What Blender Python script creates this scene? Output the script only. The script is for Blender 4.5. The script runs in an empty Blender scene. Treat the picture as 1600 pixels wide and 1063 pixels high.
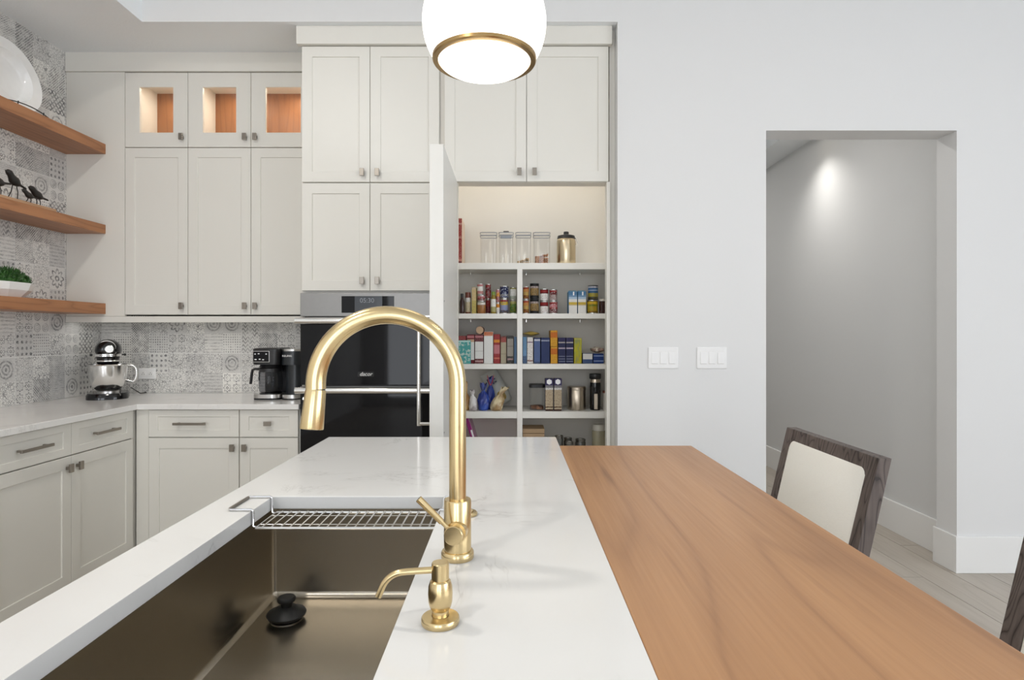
import bpy, math, random
from mathutils import Vector, Matrix
R = math.radians
random.seed(7)
SC = bpy.context.scene
COL = SC.collection

# ------------------------------------------------------------------ camera, world, exposure
CAMZ = 1.304
FPX = 937.0
cam_d = bpy.data.cameras.new('camera')
cam_d.sensor_width = 36.0
cam_d.lens = FPX * 36.0 / 1600.0
cam_d.shift_y = -10.0 / 1600.0
cam_d.clip_start = 0.05
cam_d.clip_end = 100
cam = bpy.data.objects.new('camera', cam_d)
cam.location = (0, 0, CAMZ)
cam.rotation_euler = (R(90), 0, 0)
COL.objects.link(cam)
SC.camera = cam

world = bpy.data.worlds.new('daylight')
SC.world = world
world.use_nodes = True
_bg = world.node_tree.nodes['Background']
_bg.inputs[0].default_value = (0.92, 0.96, 1.02, 1)
_bg.inputs[1].default_value = 5.8

vs = SC.view_settings
vs.view_transform = 'Standard'
vs.look = 'None'
vs.gamma = 1.0
vs.use_curve_mapping = False
vs.exposure = -0.15
SC.cycles.use_denoising = True
SC.cycles.max_bounces = 12
SC.cycles.diffuse_bounces = 7
SC.cycles.glossy_bounces = 5
SC.cycles.transmission_bounces = 8
SC.cycles.transparent_max_bounces = 12
SC.cycles.sample_clamp_indirect = 6.0
SC.cycles.caustics_reflective = False
SC.cycles.caustics_refractive = False


def area_light(name, loc, rot, sx, sy, power, color=(1, 1, 1), portal=False, spread=None, shape='RECTANGLE'):
    d = bpy.data.lights.new(name, 'AREA')
    d.shape = shape
    d.size = sx
    if shape in ('RECTANGLE', 'ELLIPSE'):
        d.size_y = sy
    d.energy = power
    d.color = color
    if portal:
        d.cycles.is_portal = True
    if spread is not None:
        d.spread = R(spread)
    o = bpy.data.objects.new(name, d)
    o.location = loc
    o.rotation_euler = rot
    COL.objects.link(o)
    return o


# room extents
XL, XR, YR, YB, ZC = -2.70, 5.40, -4.20, 3.953, 3.34
YW = 3.27            # plane of the white wall with the opening
ZS = 3.005           # soffit underside
# unseen daylight openings of the room, sized to balance the light (behind the photographer and on the far side of the living area)
WIN_REAR = [(-2.3, -1.0), (-0.3, 1.0)]      # x ranges, z 0.1..2.75
WIN_RIGHT = [(-3.9, -1.6), (-1.3, 0.7)]                # y ranges
for a, b in WIN_REAR:
    area_light('window_portal', ((a + b) / 2, YR - 0.05, 1.42), (R(90), 0, 0), b - a, 2.65, 0, portal=True)
for a, b in WIN_RIGHT:
    area_light('window_portal', (XR + 0.05, (a + b) / 2, 1.575), (R(90), 0, R(90)), b - a, 2.95, 0, portal=True)


# ------------------------------------------------------------------ node helpers
class NT:
    def __init__(self, name):
        self.m = bpy.data.materials.new(name)
        self.m.use_nodes = True
        self.t = self.m.node_tree
        self.b = self.t.nodes['Principled BSDF']
        self.out = self.t.nodes['Material Output']

    def n(self, kind, **kw):
        nd = self.t.nodes.new(kind)
        for k, v in kw.items():
            setattr(nd, k, v)
        return nd

    def put(self, sock, v):
        if isinstance(v, bpy.types.NodeSocket):
            self.t.links.new(v, sock)
        elif v is not None:
            sock.default_value = v

    def math(self, op, a, b=None, c=None, clamp=False):
        nd = self.n('ShaderNodeMath', operation=op, use_clamp=clamp)
        self.put(nd.inputs[0], a)
        self.put(nd.inputs[1], b)
        self.put(nd.inputs[2], c)
        return nd.outputs[0]

    def vmath(self, op, a, b=None):
        nd = self.n('ShaderNodeVectorMath', operation=op)
        self.put(nd.inputs[0], a)
        self.put(nd.inputs[1], b)
        return nd.outputs[1] if op in ('LENGTH', 'DISTANCE', 'DOT_PRODUCT') else nd.outputs[0]

    def mix(self, f, a, b, kind='MIX'):
        nd = self.n('ShaderNodeMix', data_type='RGBA', blend_type=kind)
        self.put(nd.inputs[0], f)
        self.put(nd.inputs[6], a if isinstance(a, bpy.types.NodeSocket) else col4(a))
        self.put(nd.inputs[7], b if isinstance(b, bpy.types.NodeSocket) else col4(b))
        return nd.outputs[2]

    def coord(self, which='Object'):
        return self.n('ShaderNodeTexCoord').outputs[which]

    def sep(self, v):
        nd = self.n('ShaderNodeSeparateXYZ')
        self.put(nd.inputs[0], v)
        return nd.outputs

    def comb(self, x=0.0, y=0.0, z=0.0):
        nd = self.n('ShaderNodeCombineXYZ')
        for i, v in enumerate((x, y, z)):
            self.put(nd.inputs[i], v)
        return nd.outputs[0]

    def noise(self, vec, scale=5.0, detail=2.0, rough=0.5, dist=0.0):
        nd = self.n('ShaderNodeTexNoise')
        self.put(nd.inputs['Vector'], vec)
        self.put(nd.inputs['Scale'], scale)
        self.put(nd.inputs['Detail'], detail)
        self.put(nd.inputs['Roughness'], rough)
        self.put(nd.inputs['Distortion'], dist)
        return nd.outputs[0]

    def ramp(self, f, stops, interp='LINEAR'):
        nd = self.n('ShaderNodeValToRGB')
        cr = nd.color_ramp
        cr.interpolation = interp
        while len(cr.elements) < len(stops):
            cr.elements.new(0.5)
        for e, (p, c) in zip(cr.elements, stops):
            e.position = p
            e.color = col4(c)
        self.put(nd.inputs[0], f)
        return nd.outputs[0]

    def bump(self, h, strength=0.2, dist=0.01):
        nd = self.n('ShaderNodeBump')
        nd.inputs['Strength'].default_value = strength
        nd.inputs['Distance'].default_value = dist
        self.put(nd.inputs['Height'], h)
        self.put(self.b.inputs['Normal'], nd.outputs[0])

    def set(self, color=None, rough=None, metal=None, **kw):
        if color is not None:
            self.put(self.b.inputs['Base Color'], color if isinstance(color, bpy.types.NodeSocket) else col4(color))
        if rough is not None:
            self.put(self.b.inputs['Roughness'], rough)
        if metal is not None:
            self.put(self.b.inputs['Metallic'], metal)
        for k, v in kw.items():
            self.put(self.b.inputs[k], v)
        return self


def col4(c):
    if isinstance(c, (int, float)):
        return (c, c, c, 1)
    return tuple(c) + (1,) if len(c) == 3 else tuple(c)


def srgb(r, g, b):
    def f(v):
        v /= 255.0
        return v / 12.92 if v <= 0.04045 else ((v + 0.055) / 1.055) ** 2.4
    return (f(r), f(g), f(b))


M = {}


def plain(name, color, rough=0.5, metal=0.0, var=0.03, scale=30.0, **kw):
    """a painted / plastic / metal surface with a faint procedural mottling"""
    if name in M:
        return M[name]
    t = NT(name)
    n = t.noise(t.coord(), scale, 2.0)
    c1 = tuple(max(0, v * (1 - var)) for v in color)
    c2 = tuple(min(1, v * (1 + var)) for v in color)
    t.set(t.mix(n, c1, c2), rough, metal, **kw)
    M[name] = t.m
    return t.m


# paints
def wall_paint(name, color, bump=0.06, scale=180.0, rough=0.75):
    t = NT(name)
    co = t.coord()
    n = t.noise(co, scale, 3.0)
    t.set(t.mix(t.noise(co, 0.6, 1.0), tuple(v * 0.99 for v in color), color), rough)
    t.bump(n, bump, 0.004)
    M[name] = t.m


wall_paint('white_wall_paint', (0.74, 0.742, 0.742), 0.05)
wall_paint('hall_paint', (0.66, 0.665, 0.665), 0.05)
wall_paint('soffit_paint', (0.84, 0.87, 0.89), 0.35, 90.0)
wall_paint('trim_paint', (0.82, 0.82, 0.81), 0.0, 60.0, 0.4)
plain('cabinet_paint', (0.745, 0.73, 0.68), 0.42, 0, 0.008, 3.0)
plain('shelf_paint', (0.80, 0.785, 0.74), 0.45, 0, 0.01, 3.0)
plain('pantry_paint', (0.72, 0.695, 0.645), 0.6, 0, 0.01, 3.0)
plain('oven_steel', (0.27, 0.265, 0.258), 0.42, 1.0, 0.04, 40)
plain('door_paint', (0.735, 0.73, 0.70), 0.4, 0, 0.008, 3.0)
plain('nickel', (0.31, 0.28, 0.245), 0.32, 1.0, 0.05, 60)
plain('steel', (0.60, 0.59, 0.57), 0.28, 1.0, 0.05, 40)
plain('bright_steel', (0.80, 0.79, 0.77), 0.16, 1.0, 0.03, 40)
plain('chrome', (0.85, 0.85, 0.86), 0.07, 1.0, 0.0)
plain('black_glass', (0.005, 0.005, 0.006), 0.04, 0, 0.0, **{'Specular IOR Level': 0.22})
plain('black_plastic', (0.012, 0.012, 0.013), 0.35)
plain('black_gloss', (0.006, 0.006, 0.007), 0.08)
plain('black_rubber', (0.010, 0.010, 0.010), 0.55)
plain('dark_bronze', (0.025, 0.022, 0.020), 0.5, 0.3)
plain('white_ceramic', (0.86, 0.86, 0.85), 0.15)
plain('white_plastic', (0.84, 0.84, 0.84), 0.3)
plain('white_print', (0.85, 0.85, 0.85), 0.5)
plain('grey_print', (0.25, 0.27, 0.30), 0.4)
plain('slot_black', (0.02, 0.02, 0.02), 0.6)
plain('screen_grey', (0.060, 0.068, 0.080), 0.12)


def m_brass():
    t = NT('brushed_brass')
    co = t.coord()
    s = t.sep(co)
    g = t.noise(t.comb(t.math('MULTIPLY', s[0], 6), t.math('MULTIPLY', s[1], 6), t.math('MULTIPLY', s[2], 350)), 6, 2)
    t.set(t.mix(g, (0.66, 0.505, 0.265), (0.76, 0.605, 0.345)), t.math('MULTIPLY_ADD', g, 0.08, 0.20), 1.0)
    M['brass'] = t.m
    t = NT('antique_brass')
    g = t.noise(t.coord(), 25, 2)
    t.set(t.mix(g, (0.42, 0.27, 0.11), (0.52, 0.35, 0.16)), 0.25, 1.0)
    M['antique_brass'] = t.m


m_brass()


def wood(name, light, dark, axis=1, freq=7.0, rough=0.38, across=5.0, along=0.55, streak=0.35, lines=0.45):
    """flat-sawn timber: growth-ring contours of a stretched noise, pore streaks and dark mineral marks"""
    t = NT(name)
    s = list(t.sep(t.coord()))
    rnd = t.n('ShaderNodeObjectInfo').outputs['Random']
    off = t.math('MULTIPLY', rnd, 37.0)

    def sc(a, b):
        v = [t.math('MULTIPLY', s[i], (b if i == axis else a)) for i in range(3)]
        v[axis] = t.math('ADD', v[axis], off)
        return t.comb(*v)
    n1 = t.noise(sc(across, along), 1.0, 1.5, 0.5, 0.2)
    ring = t.math('FRACT', t.math('MULTIPLY', n1, freq))
    ring = t.math('ABSOLUTE', t.math('SUBTRACT', ring, 0.5))
    line = t.ramp(ring, [(0.0, 1.0), (0.09, 0.35), (0.30, 0.0)])
    fine = t.noise(sc(140, 3.0), 1.0, 3.0, 0.65)
    wide = t.noise(sc(9.0, 0.4), 1.0, 2.0)
    mark = t.ramp(t.noise(sc(38.0, 2.2), 1.0, 1.0), [(0.66, 0.0), (0.80, 1.0)])
    f = t.math('MULTIPLY_ADD', line, lines, t.math('MULTIPLY', fine, streak))
    f = t.math('ADD', f, t.math('MULTIPLY', t.math('SUBTRACT', wide, 0.5), 0.7), clamp=True)
    f = t.math('ADD', f, t.math('MULTIPLY', mark, 0.35), clamp=True)
    t.set(t.mix(f, light, dark), t.math('MULTIPLY_ADD', fine, 0.12, rough - 0.06))
    t.bump(fine, 0.05, 0.001)
    M[name] = t.m


wood('teak_top', (0.52, 0.275, 0.125), (0.25, 0.115, 0.050), 1, 8.0, 0.40, 3.4, 0.36, 0.44, 0.34)
wood('teak_shelf', (0.42, 0.185, 0.078), (0.19, 0.070, 0.026), 1, 9.0, 0.42, 9.0, 0.7)
wood('teak_back', (0.36, 0.155, 0.060), (0.18, 0.070, 0.026), 2, 8.0, 0.45, 9.0, 0.7)
wood('pale_wood', (0.50, 0.30, 0.17), (0.30, 0.16, 0.08), 1, 9.0, 0.5, 14.0, 1.0)
wood('dark_oak', (0.17, 0.135, 0.120), (0.030, 0.021, 0.019), 2, 16.0, 0.55, 14.0, 2.4, 0.6, 0.75)
wood('floor_oak', (0.46, 0.415, 0.36), (0.31, 0.27, 0.225), 1, 6.0, 0.45, 9.0, 0.8, 0.35, 0.3)
wood('cork', (0.50, 0.33, 0.20), (0.34, 0.2, 0.1), 2, 6.0, 0.6, 30, 20)


def m_quartz():
    t = NT('white_quartz')
    co = t.coord()
    n = t.noise(co, 2.2, 5.0, 0.65, 1.6)
    vein = t.ramp(t.math('ABSOLUTE', t.math('SUBTRACT', n, 0.5)), [(0.0, 1.0), (0.012, 0.25), (0.04, 0.0)])
    patch = t.ramp(t.noise(co, 3.3, 2.0), [(0.50, 0.0), (0.66, 1.0)])
    f = t.math('MULTIPLY', vein, patch)
    cloud = t.noise(co, 5.0, 4.0)
    base = t.mix(cloud, (0.775, 0.765, 0.745), (0.815, 0.81, 0.795))
    t.set(t.mix(t.math('MULTIPLY', f, 0.42), base, (0.42, 0.40, 0.385)), 0.13)
    M['quartz'] = t.m


m_quartz()


def m_sink():
    t = NT('sink_steel')
    s = t.sep(t.coord())
    g = t.noise(t.comb(t.math('MULTIPLY', s[0], 40), t.math('MULTIPLY', s[1], 900), t.math('MULTIPLY', s[2], 900)), 1.0, 2)
    t.set(t.mix(g, (0.435, 0.392, 0.325), (0.452, 0.408, 0.338)), 0.27, 1.0)
    M['sink_steel'] = t.m


m_sink()


def m_linen():
    t = NT('cream_linen')
    co = t.coord()
    s = t.sep(co)
    a = t.noise(t.comb(t.math('MULTIPLY', s[0], 60), t.math('MULTIPLY', s[1], 900), t.math('MULTIPLY', s[2], 90)), 1, 2)
    b = t.noise(t.comb(t.math('MULTIPLY', s[0], 60), t.math('MULTIPLY', s[1], 90), t.math('MULTIPLY', s[2], 900)), 1, 2)
    f = t.math('MULTIPLY_ADD', a, 0.5, t.math('MULTIPLY', b, 0.5))
    t.set(t.mix(f, (0.84, 0.825, 0.76), (0.95, 0.94, 0.88)), 0.85)
    t.bump(f, 0.3, 0.002)
    M['linen'] = t.m


m_linen()


def glassy(name, color=(1, 1, 1), rough=0.02, alpha=0.05, edge=0.16):
    """thin clear wall: mostly transparent with a glossy coat"""
    t = NT(name)
    tr = t.n('ShaderNodeBsdfTransparent')
    tr.inputs[0].default_value = col4(color)
    gl = t.n('ShaderNodeBsdfGlossy')
    gl.inputs['Roughness'].default_value = rough
    gl.inputs[0].default_value = (0.9, 0.9, 0.9, 1)
    fr = t.n('ShaderNodeLayerWeight')
    fr.inputs[0].default_value = 0.35
    f = t.math('MULTIPLY_ADD', fr.outputs['Facing'], edge, alpha * 0.5, clamp=True)
    mx = t.n('ShaderNodeMixShader')
    t.put(mx.inputs[0], f)
    t.t.links.new(tr.outputs[0], mx.inputs[1])
    t.t.links.new(gl.outputs[0], mx.inputs[2])
    t.t.links.new(mx.outputs[0], t.out.inputs[0])
    M[name] = t.m


glassy('clear_plastic', (0.978, 0.978, 0.976), 0.05)
glassy('carafe_glass', (0.55, 0.56, 0.58), 0.03)
glassy('pane_glass', (0.985, 0.985, 0.985), 0.01, 0.03)


def m_globe():
    t = NT('opal_glass')
    n = t.noise(t.coord(), 4, 1)
    t.set(t.mix(n, (0.9, 0.9, 0.88), (0.93, 0.93, 0.91)), 0.12)
    t.b.inputs['Emission Color'].default_value = (1.0, 0.955, 0.87, 1)
    t.b.inputs['Emission Strength'].default_value = 2.2
    M['opal'] = t.m
    t = NT('lamp_emitter')
    t.b.inputs['Emission Color'].default_value = (1.0, 0.88, 0.70, 1)
    t.b.inputs['Emission Strength'].default_value = 12.0
    M['lamp'] = t.m


m_globe()


def m_patchwork():
    """printed patchwork tile: every small square carries one of several ink patterns"""
    t = NT('patchwork_tile')
    uv = t.n('ShaderNodeUVMap').outputs[0]
    s = t.sep(uv)
    cu, cv = t.math('FLOOR', s[0]), t.math('FLOOR', s[1])
    fu, fv = t.math('FRACT', s[0]), t.math('FRACT', s[1])

    def rnd(a, b):
        w = t.n('ShaderNodeTexWhiteNoise', noise_dimensions='2D')
        t.put(w.inputs['Vector'], t.comb(t.math('ADD', cu, a), t.math('ADD', cv, b)))
        return w.outputs[0]
    r1, r2, r3 = rnd(0.5, 0.5), rnd(31.5, 7.5), rnd(11.5, 53.5)
    # large or small motif: some squares carry one motif, others a 2 x 2 repeat of it
    rep = t.math('MULTIPLY_ADD', t.math('GREATER_THAN', r3, 0.45), 1.0, 1.0)
    # hand-printed unevenness
    wob = t.noise(t.comb(s[0], s[1], 0), 7.0, 2.0)
    wb2 = t.math('MULTIPLY', t.math('SUBTRACT', wob, 0.5), 0.10)
    fu = t.math('ADD', t.math('FRACT', t.math('MULTIPLY', fu, rep)), wb2)
    fv = t.math('SUBTRACT', t.math('FRACT', t.math('MULTIPLY', fv, rep)), wb2)
    x = t.math('SUBTRACT', fu, 0.5)
    y = t.math('SUBTRACT', fv, 0.5)
    rad = t.math('SQRT', t.math('ADD', t.math('MULTIPLY', x, x), t.math('MULTIPLY', y, y)))
    ang = t.math('ARCTAN2', y, x)

    def band(v, lo=0.0, hi=0.35):
        return t.ramp(v, [(max(0, lo), 0.0), (hi, 1.0)])

    def sinm(v):
        return t.math('MULTIPLY_ADD', t.math('SINE', v), 0.5, 0.5)
    # 1 chevron
    zig = t.math('ABSOLUTE', t.math('SUBTRACT', t.math('FRACT', t.math('MULTIPLY', fu, 4)), 0.5))
    p1 = sinm(t.math('MULTIPLY', t.math('ADD', fv, t.math('MULTIPLY', zig, 0.30)), 32))
    # 2 rings in quarters
    p2 = sinm(t.math('MULTIPLY', rad, 40))
    p2 = t.math('MULTIPLY', p2, t.math('LESS_THAN', rad, 0.47))
    # 3 scribble
    vor = t.n('ShaderNodeTexVoronoi', feature='DISTANCE_TO_EDGE')
    t.put(vor.inputs['Vector'], t.comb(s[0], s[1], 0))
    vor.inputs['Scale'].default_value = 9.0
    p3 = t.ramp(vor.outputs['Distance'], [(0.03, 1.0), (0.12, 0.0)])
    # 4 worn stripes
    p4 = t.math('MULTIPLY', sinm(t.math('MULTIPLY', fv, 40)), t.noise(t.comb(t.math('MULTIPLY', s[0], 3), t.math('MULTIPLY', s[1], 12), 0), 2, 2))
    # 5 dots
    dx = t.math('SUBTRACT', t.math('FRACT', t.math('MULTIPLY', fu, 4)), 0.5)
    dy = t.math('SUBTRACT', t.math('FRACT', t.math('MULTIPLY', fv, 4)), 0.5)
    p5 = t.math('LESS_THAN', t.math('ADD', t.math('MULTIPLY', dx, dx), t.math('MULTIPLY', dy, dy)), 0.07)
    # 6 flower
    pet = t.math('MULTIPLY_ADD', t.math('ABSOLUTE', t.math('COSINE', t.math('MULTIPLY', ang, 4))), 0.17, 0.24)
    p6 = t.math('LESS_THAN', t.math('ABSOLUTE', t.math('SUBTRACT', rad, pet)), 0.045)
    p6 = t.math('MAXIMUM', p6, t.math('LESS_THAN', t.math('ABSOLUTE', t.math('SUBTRACT', rad, 0.10)), 0.035))
    # 7 diagonal trellis
    p7 = t.math('MAXIMUM', t.math('GREATER_THAN', sinm(t.math('MULTIPLY', t.math('ADD', fu, fv), 25)), 0.72),
                t.math('GREATER_THAN', sinm(t.math('MULTIPLY', t.math('SUBTRACT', fu, fv), 25)), 0.72))
    ink = 0.0
    sel = t.math('MULTIPLY', r1, 7.999)
    idx = t.math('FLOOR', sel)
    pats = [p1, p2, p3, p4, p5, p6, p7, t.math('MULTIPLY', p3, 0.7)]
    tot = None
    for i, p in enumerate(pats):
        w = t.math('MULTIPLY', t.math('COMPARE', idx, float(i), 0.1), p)
        tot = w if tot is None else t.math('ADD', tot, w)
    wear = t.ramp(t.noise(t.comb(s[0], s[1], 0), 3.2, 4.0, 0.7), [(0.34, 0.08), (0.62, 1.0)])
    scr = t.noise(t.comb(t.math('MULTIPLY', s[0], 1.0), t.math('MULTIPLY', s[1], 1.0), 0), 22, 3.0, 0.8)
    inkf = t.math('MULTIPLY', t.math('MULTIPLY', tot, wear), t.math('MULTIPLY_ADD', r1, 0.30, 0.85))
    base = t.mix(r2, (0.68, 0.67, 0.65), (0.86, 0.845, 0.81))
    base = t.mix(t.math('MULTIPLY', t.math('SUBTRACT', scr, 0.40), t.math('MULTIPLY_ADD', r2, -1.5, 2.3), clamp=True), base, (0.27, 0.27, 0.275))
    t.set(t.mix(t.math('MINIMUM', inkf, 0.92), base, (0.10, 0.10, 0.105)), 0.32)
    M['tile'] = t.m


m_patchwork()
plain('grout', (0.80, 0.79, 0.77), 0.8)


_pk = [0]


def ink(c):
    k = 0.52 + 0.42 * min(1.0, sum(c) / 2.2)
    return tuple(v * k for v in c)


def printed(stops, blotch=None, amount=0.0, rough=0.45, axis=2, scale=14.0, squash=(1, 1, 1)):
    """package print: colour bands along one axis plus blocks of printed marks"""
    _pk[0] += 1
    t = NT('package_print_%02d' % _pk[0])
    stops = [(p, ink(c)) for p, c in stops]
    blotch = ink(blotch) if blotch is not None else None
    g = t.coord('Generated')
    s = t.sep(g)
    c = t.ramp(s[axis], stops, 'CONSTANT')
    if blotch is not None:
        v = t.vmath('MULTIPLY', g, tuple(squash))
        n = t.noise(v, scale, 2.0, 0.6)
        c = t.mix(t.math('MULTIPLY', t.ramp(n, [(0.52, 0.0), (0.58, 1.0)]), amount), c, blotch)
    t.set(c, rough)
    t.b.inputs['Specular IOR Level'].default_value = 0.25
    return t.m


# ------------------------------------------------------------------ mesh helpers
class MB:
    def __init__(self):
        self.v, self.f, self.uv = [], [], None

    def add(self, vs, fs):
        o = len(self.v)
        self.v += [tuple(p) for p in vs]
        self.f += [tuple(i + o for i in f) for f in fs]
        return self

    def box(self, x0, x1, y0, y1, z0, z1):
        return self.add([(x0, y0, z0), (x1, y0, z0), (x1, y1, z0), (x0, y1, z0),
                         (x0, y0, z1), (x1, y0, z1), (x1, y1, z1), (x0, y1, z1)],
                        [(0, 3, 2, 1), (4, 5, 6, 7), (0, 1, 5, 4), (1, 2, 6, 5), (2, 3, 7, 6), (3, 0, 4, 7)])

    def prism(self, poly, z0, z1):
        """extrude a counter-clockwise xy polygon"""
        n = len(poly)
        vs = [(x, y, z0) for x, y in poly] + [(x, y, z1) for x, y in poly]
        fs = [tuple(range(n - 1, -1, -1)), tuple(range(n, 2 * n))]
        fs += [(i, (i + 1) % n, n + (i + 1) % n, n + i) for i in range(n)]
        return self.add(vs, fs)

    def lathe(self, prof, n=32, c=(0, 0, 0), mat=None):
        """revolve (r, z) profile about z; mat: optional rotation Matrix"""
        vs, fs = [], []
        idx = []
        for r, z in prof:
            if r < 1e-6:
                idx.append([len(vs)])
                vs.append(Vector((0, 0, z)))
            else:
                row = []
                for k in range(n):
                    a = 2 * math.pi * k / n
                    row.append(len(vs))
                    vs.append(Vector((r * math.cos(a), r * math.sin(a), z)))
                idx.append(row)
        for a, b in zip(idx, idx[1:]):
            if len(a) == 1 and len(b) == 1:
                continue
            for k in range(n):
                k2 = (k + 1) % n
                if len(a) == 1:
                    fs.append((a[0], b[k2], b[k]))
                elif len(b) == 1:
                    fs.append((a[k], a[k2], b[0]))
                else:
                    fs.append((a[k], a[k2], b[k2], b[k]))
        if mat is not None:
            vs = [mat @ v for v in vs]
        return self.add([v + Vector(c) for v in vs], fs)

    def tube(self, pts, rad, n=12, cap=True, flat=None, closed=False):
        pts = [Vector(p) for p in pts]
        m = len(pts)
        if not isinstance(rad, (list, tuple)):
            rad = [rad] * m
        tg = []
        for i in range(m):
            if closed:
                d = pts[(i + 1) % m] - pts[i - 1]
            else:
                d = pts[min(i + 1, m - 1)] - pts[max(i - 1, 0)]
            tg.append(d.normalized())
        up = Vector((0, 0, 1)) if abs(tg[0].z) < 0.9 else Vector((0, 1, 0))
        u = (up - tg[0] * up.dot(tg[0])).normalized()
        vs, fs = [], []
        for i in range(m):
            u = (u - tg[i] * u.dot(tg[i])).normalized()
            w = tg[i].cross(u)
            for k in range(n):
                a = 2 * math.pi * k / n
                ru, rw = rad[i], rad[i]
                if flat:
                    ru, rw = rad[i] * flat[0], rad[i] * flat[1]
                vs.append(pts[i] + u * (math.cos(a) * ru) + w * (math.sin(a) * rw))
        seg = m if closed else m - 1
        for i in range(seg):
            j = (i + 1) % m
            for k in range(n):
                k2 = (k + 1) % n
                fs.append((i * n + k, i * n + k2, j * n + k2, j * n + k))
        if cap and not closed:
            fs.append(tuple(range(n - 1, -1, -1)))
            fs.append(tuple(range((m - 1) * n, m * n)))
        return self.add(vs, fs)

    def loft(self, rings, cap=True):
        n = len(rings[0])
        vs = [p for r in rings for p in r]
        fs = []
        for i in range(len(rings) - 1):
            for k in range(n):
                k2 = (k + 1) % n
                fs.append((i * n + k, i * n + k2, (i + 1) * n + k2, (i + 1) * n + k))
        if cap:
            fs.append(tuple(range(n - 1, -1, -1)))
            fs.append(tuple(range((len(rings) - 1) * n, len(rings) * n)))
        return self.add(vs, fs)

    def mesh(self, name, smooth=False, angle=35):
        me = bpy.data.meshes.new(name)
        me.from_pydata(self.v, [], self.f)
        me.update()
        if smooth:
            me.polygons.foreach_set('use_smooth', [True] * len(me.polygons))
            me.set_sharp_from_angle(angle=R(angle))
        return me

    def build(self, name, mat, parent=None, smooth=False, bevel=0.0, seg=2, loc=None, rot=None, angle=35, kind=None):
        me = self.mesh(name, smooth, angle)
        return link(name, me, mat, parent, bevel, seg, loc, rot, kind)


def link(name, me, mat, parent=None, bevel=0.0, seg=2, loc=None, rot=None, kind=None):
    if not me.materials:
        me.materials.append(M[mat] if isinstance(mat, str) else mat)
    o = bpy.data.objects.new(name, me)
    COL.objects.link(o)
    if parent is not None:
        o.parent = parent
    if loc is not None:
        o.location = loc
    if rot is not None:
        o.rotation_euler = rot
    if bevel > 0:
        b = o.modifiers.new('bevel', 'BEVEL')
        b.width = bevel
        b.segments = seg
        b.limit_method = 'ANGLE'
        b.angle_limit = R(40)
        b.harden_normals = False
    if kind:
        o['kind'] = kind
    return o


def tag(o, label, cat, group=None):
    o['label'] = label
    o['category'] = cat
    if group:
        o['group'] = group
    return o


def thing(name, label, cat, loc=(0, 0, 0), rz=0.0, group=None):
    o = bpy.data.objects.new(name, None)
    o.empty_display_size = 0.05
    COL.objects.link(o)
    o.location = loc
    o.rotation_euler = (0, 0, rz)
    return tag(o, label, cat, group)


def rrect(w, h, r, n=5):
    """rounded rectangle outline, counter-clockwise, centred"""
    pts = []
    for cx, cy, a0 in ((w / 2 - r, h / 2 - r, 0), (-w / 2 + r, h / 2 - r, 90), (-w / 2 + r, -h / 2 + r, 180), (w / 2 - r, -h / 2 + r, 270)):
        for k in range(n + 1):
            a = R(a0 + 90 * k / n)
            pts.append((cx + r * math.cos(a), cy + r * math.sin(a)))
    return pts


def lettering(body, size, mat, parent, loc, rot=(R(90), 0, 0), extrude=0.0006, shear=0.0):
    c = bpy.data.curves.new('lettering', 'FONT')
    c.body = body
    c.size = size
    c.align_x = 'CENTER'
    c.align_y = 'CENTER'
    c.extrude = extrude
    c.shear = shear
    tmp = bpy.data.objects.new('lettering_curve', c)
    COL.objects.link(tmp)
    bpy.context.view_layer.update()
    me = bpy.data.meshes.new_from_object(tmp.evaluated_get(bpy.context.evaluated_depsgraph_get()))
    bpy.data.objects.remove(tmp)
    bpy.data.curves.remove(c)
    me.name = 'lettering'
    me.materials.clear()
    return link('lettering', me, mat, parent, loc=loc, rot=rot)


def at(px, py, d):
    """world point seen at photo pixel (px, py) at real depth d (used to read off sizes)"""
    return ((px - 800.0) * d / FPX, d, CAMZ + (521.5 - py) * d / FPX)


# ================================================================== THE ROOM
def struct(o):
    o['kind'] = 'structure'
    return o


OPX0, OPX1, OPZ = 1.3855, 2.4255, 2.412      # cased opening in the white wall
YW2 = 3.425                                 # back face of that wall
HX = 2.52                                   # hall's side wall

fl = MB().box(XL - 0.1, XR + 0.1, YR - 0.1, 9.0, -0.12, -0.012).build('floor', 'floor_oak')
struct(fl)
pl_me = MB().box(0.0015, 0.1885, 0.002, 1.898, -0.012, 0.0).mesh('plank')
k = 0
for i in range(17):
    x0 = 0.30 + 0.19 * i
    off = (i * 0.71) % 1.9
    for j in range(5):
        y0 = 0.1 - off + 1.9 * j
        if y0 > 6.6 or (x0 > 2.75 and y0 > 1.6):
            continue
        b = 0.0
        p = link('plank', pl_me, 'floor_oak', fl, loc=(x0, y0, 0))
rest = MB()
for i in range(-16, 0):
    rest.box(0.30 + 0.19 * i + 0.0015, 0.30 + 0.19 * i + 0.1885, -4.2, 3.9, -0.012, 0)
rest.box(0.30, XR, YR, 0.0, -0.012, -0.001).box(3.53, XR, 0.0, 3.2, -0.012, -0.001)
rest.build('floor_planks', 'floor_oak', fl, kind='stuff')

# left wall (tiled) and back wall
wl = struct(MB().box(XL - 0.15, XL - 0.0025, YR, YB + 0.1, 0, ZC).build('wall_left', 'grout'))
wb = struct(MB().box(XL - 0.0025, 0.66, YB - 0.005, YB + 0.1, 0, ZC).build('wall_back', 'grout'))

TW, TH, TZ0 = 0.60, 0.2607, 0.914
_tile_cache = {}


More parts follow.
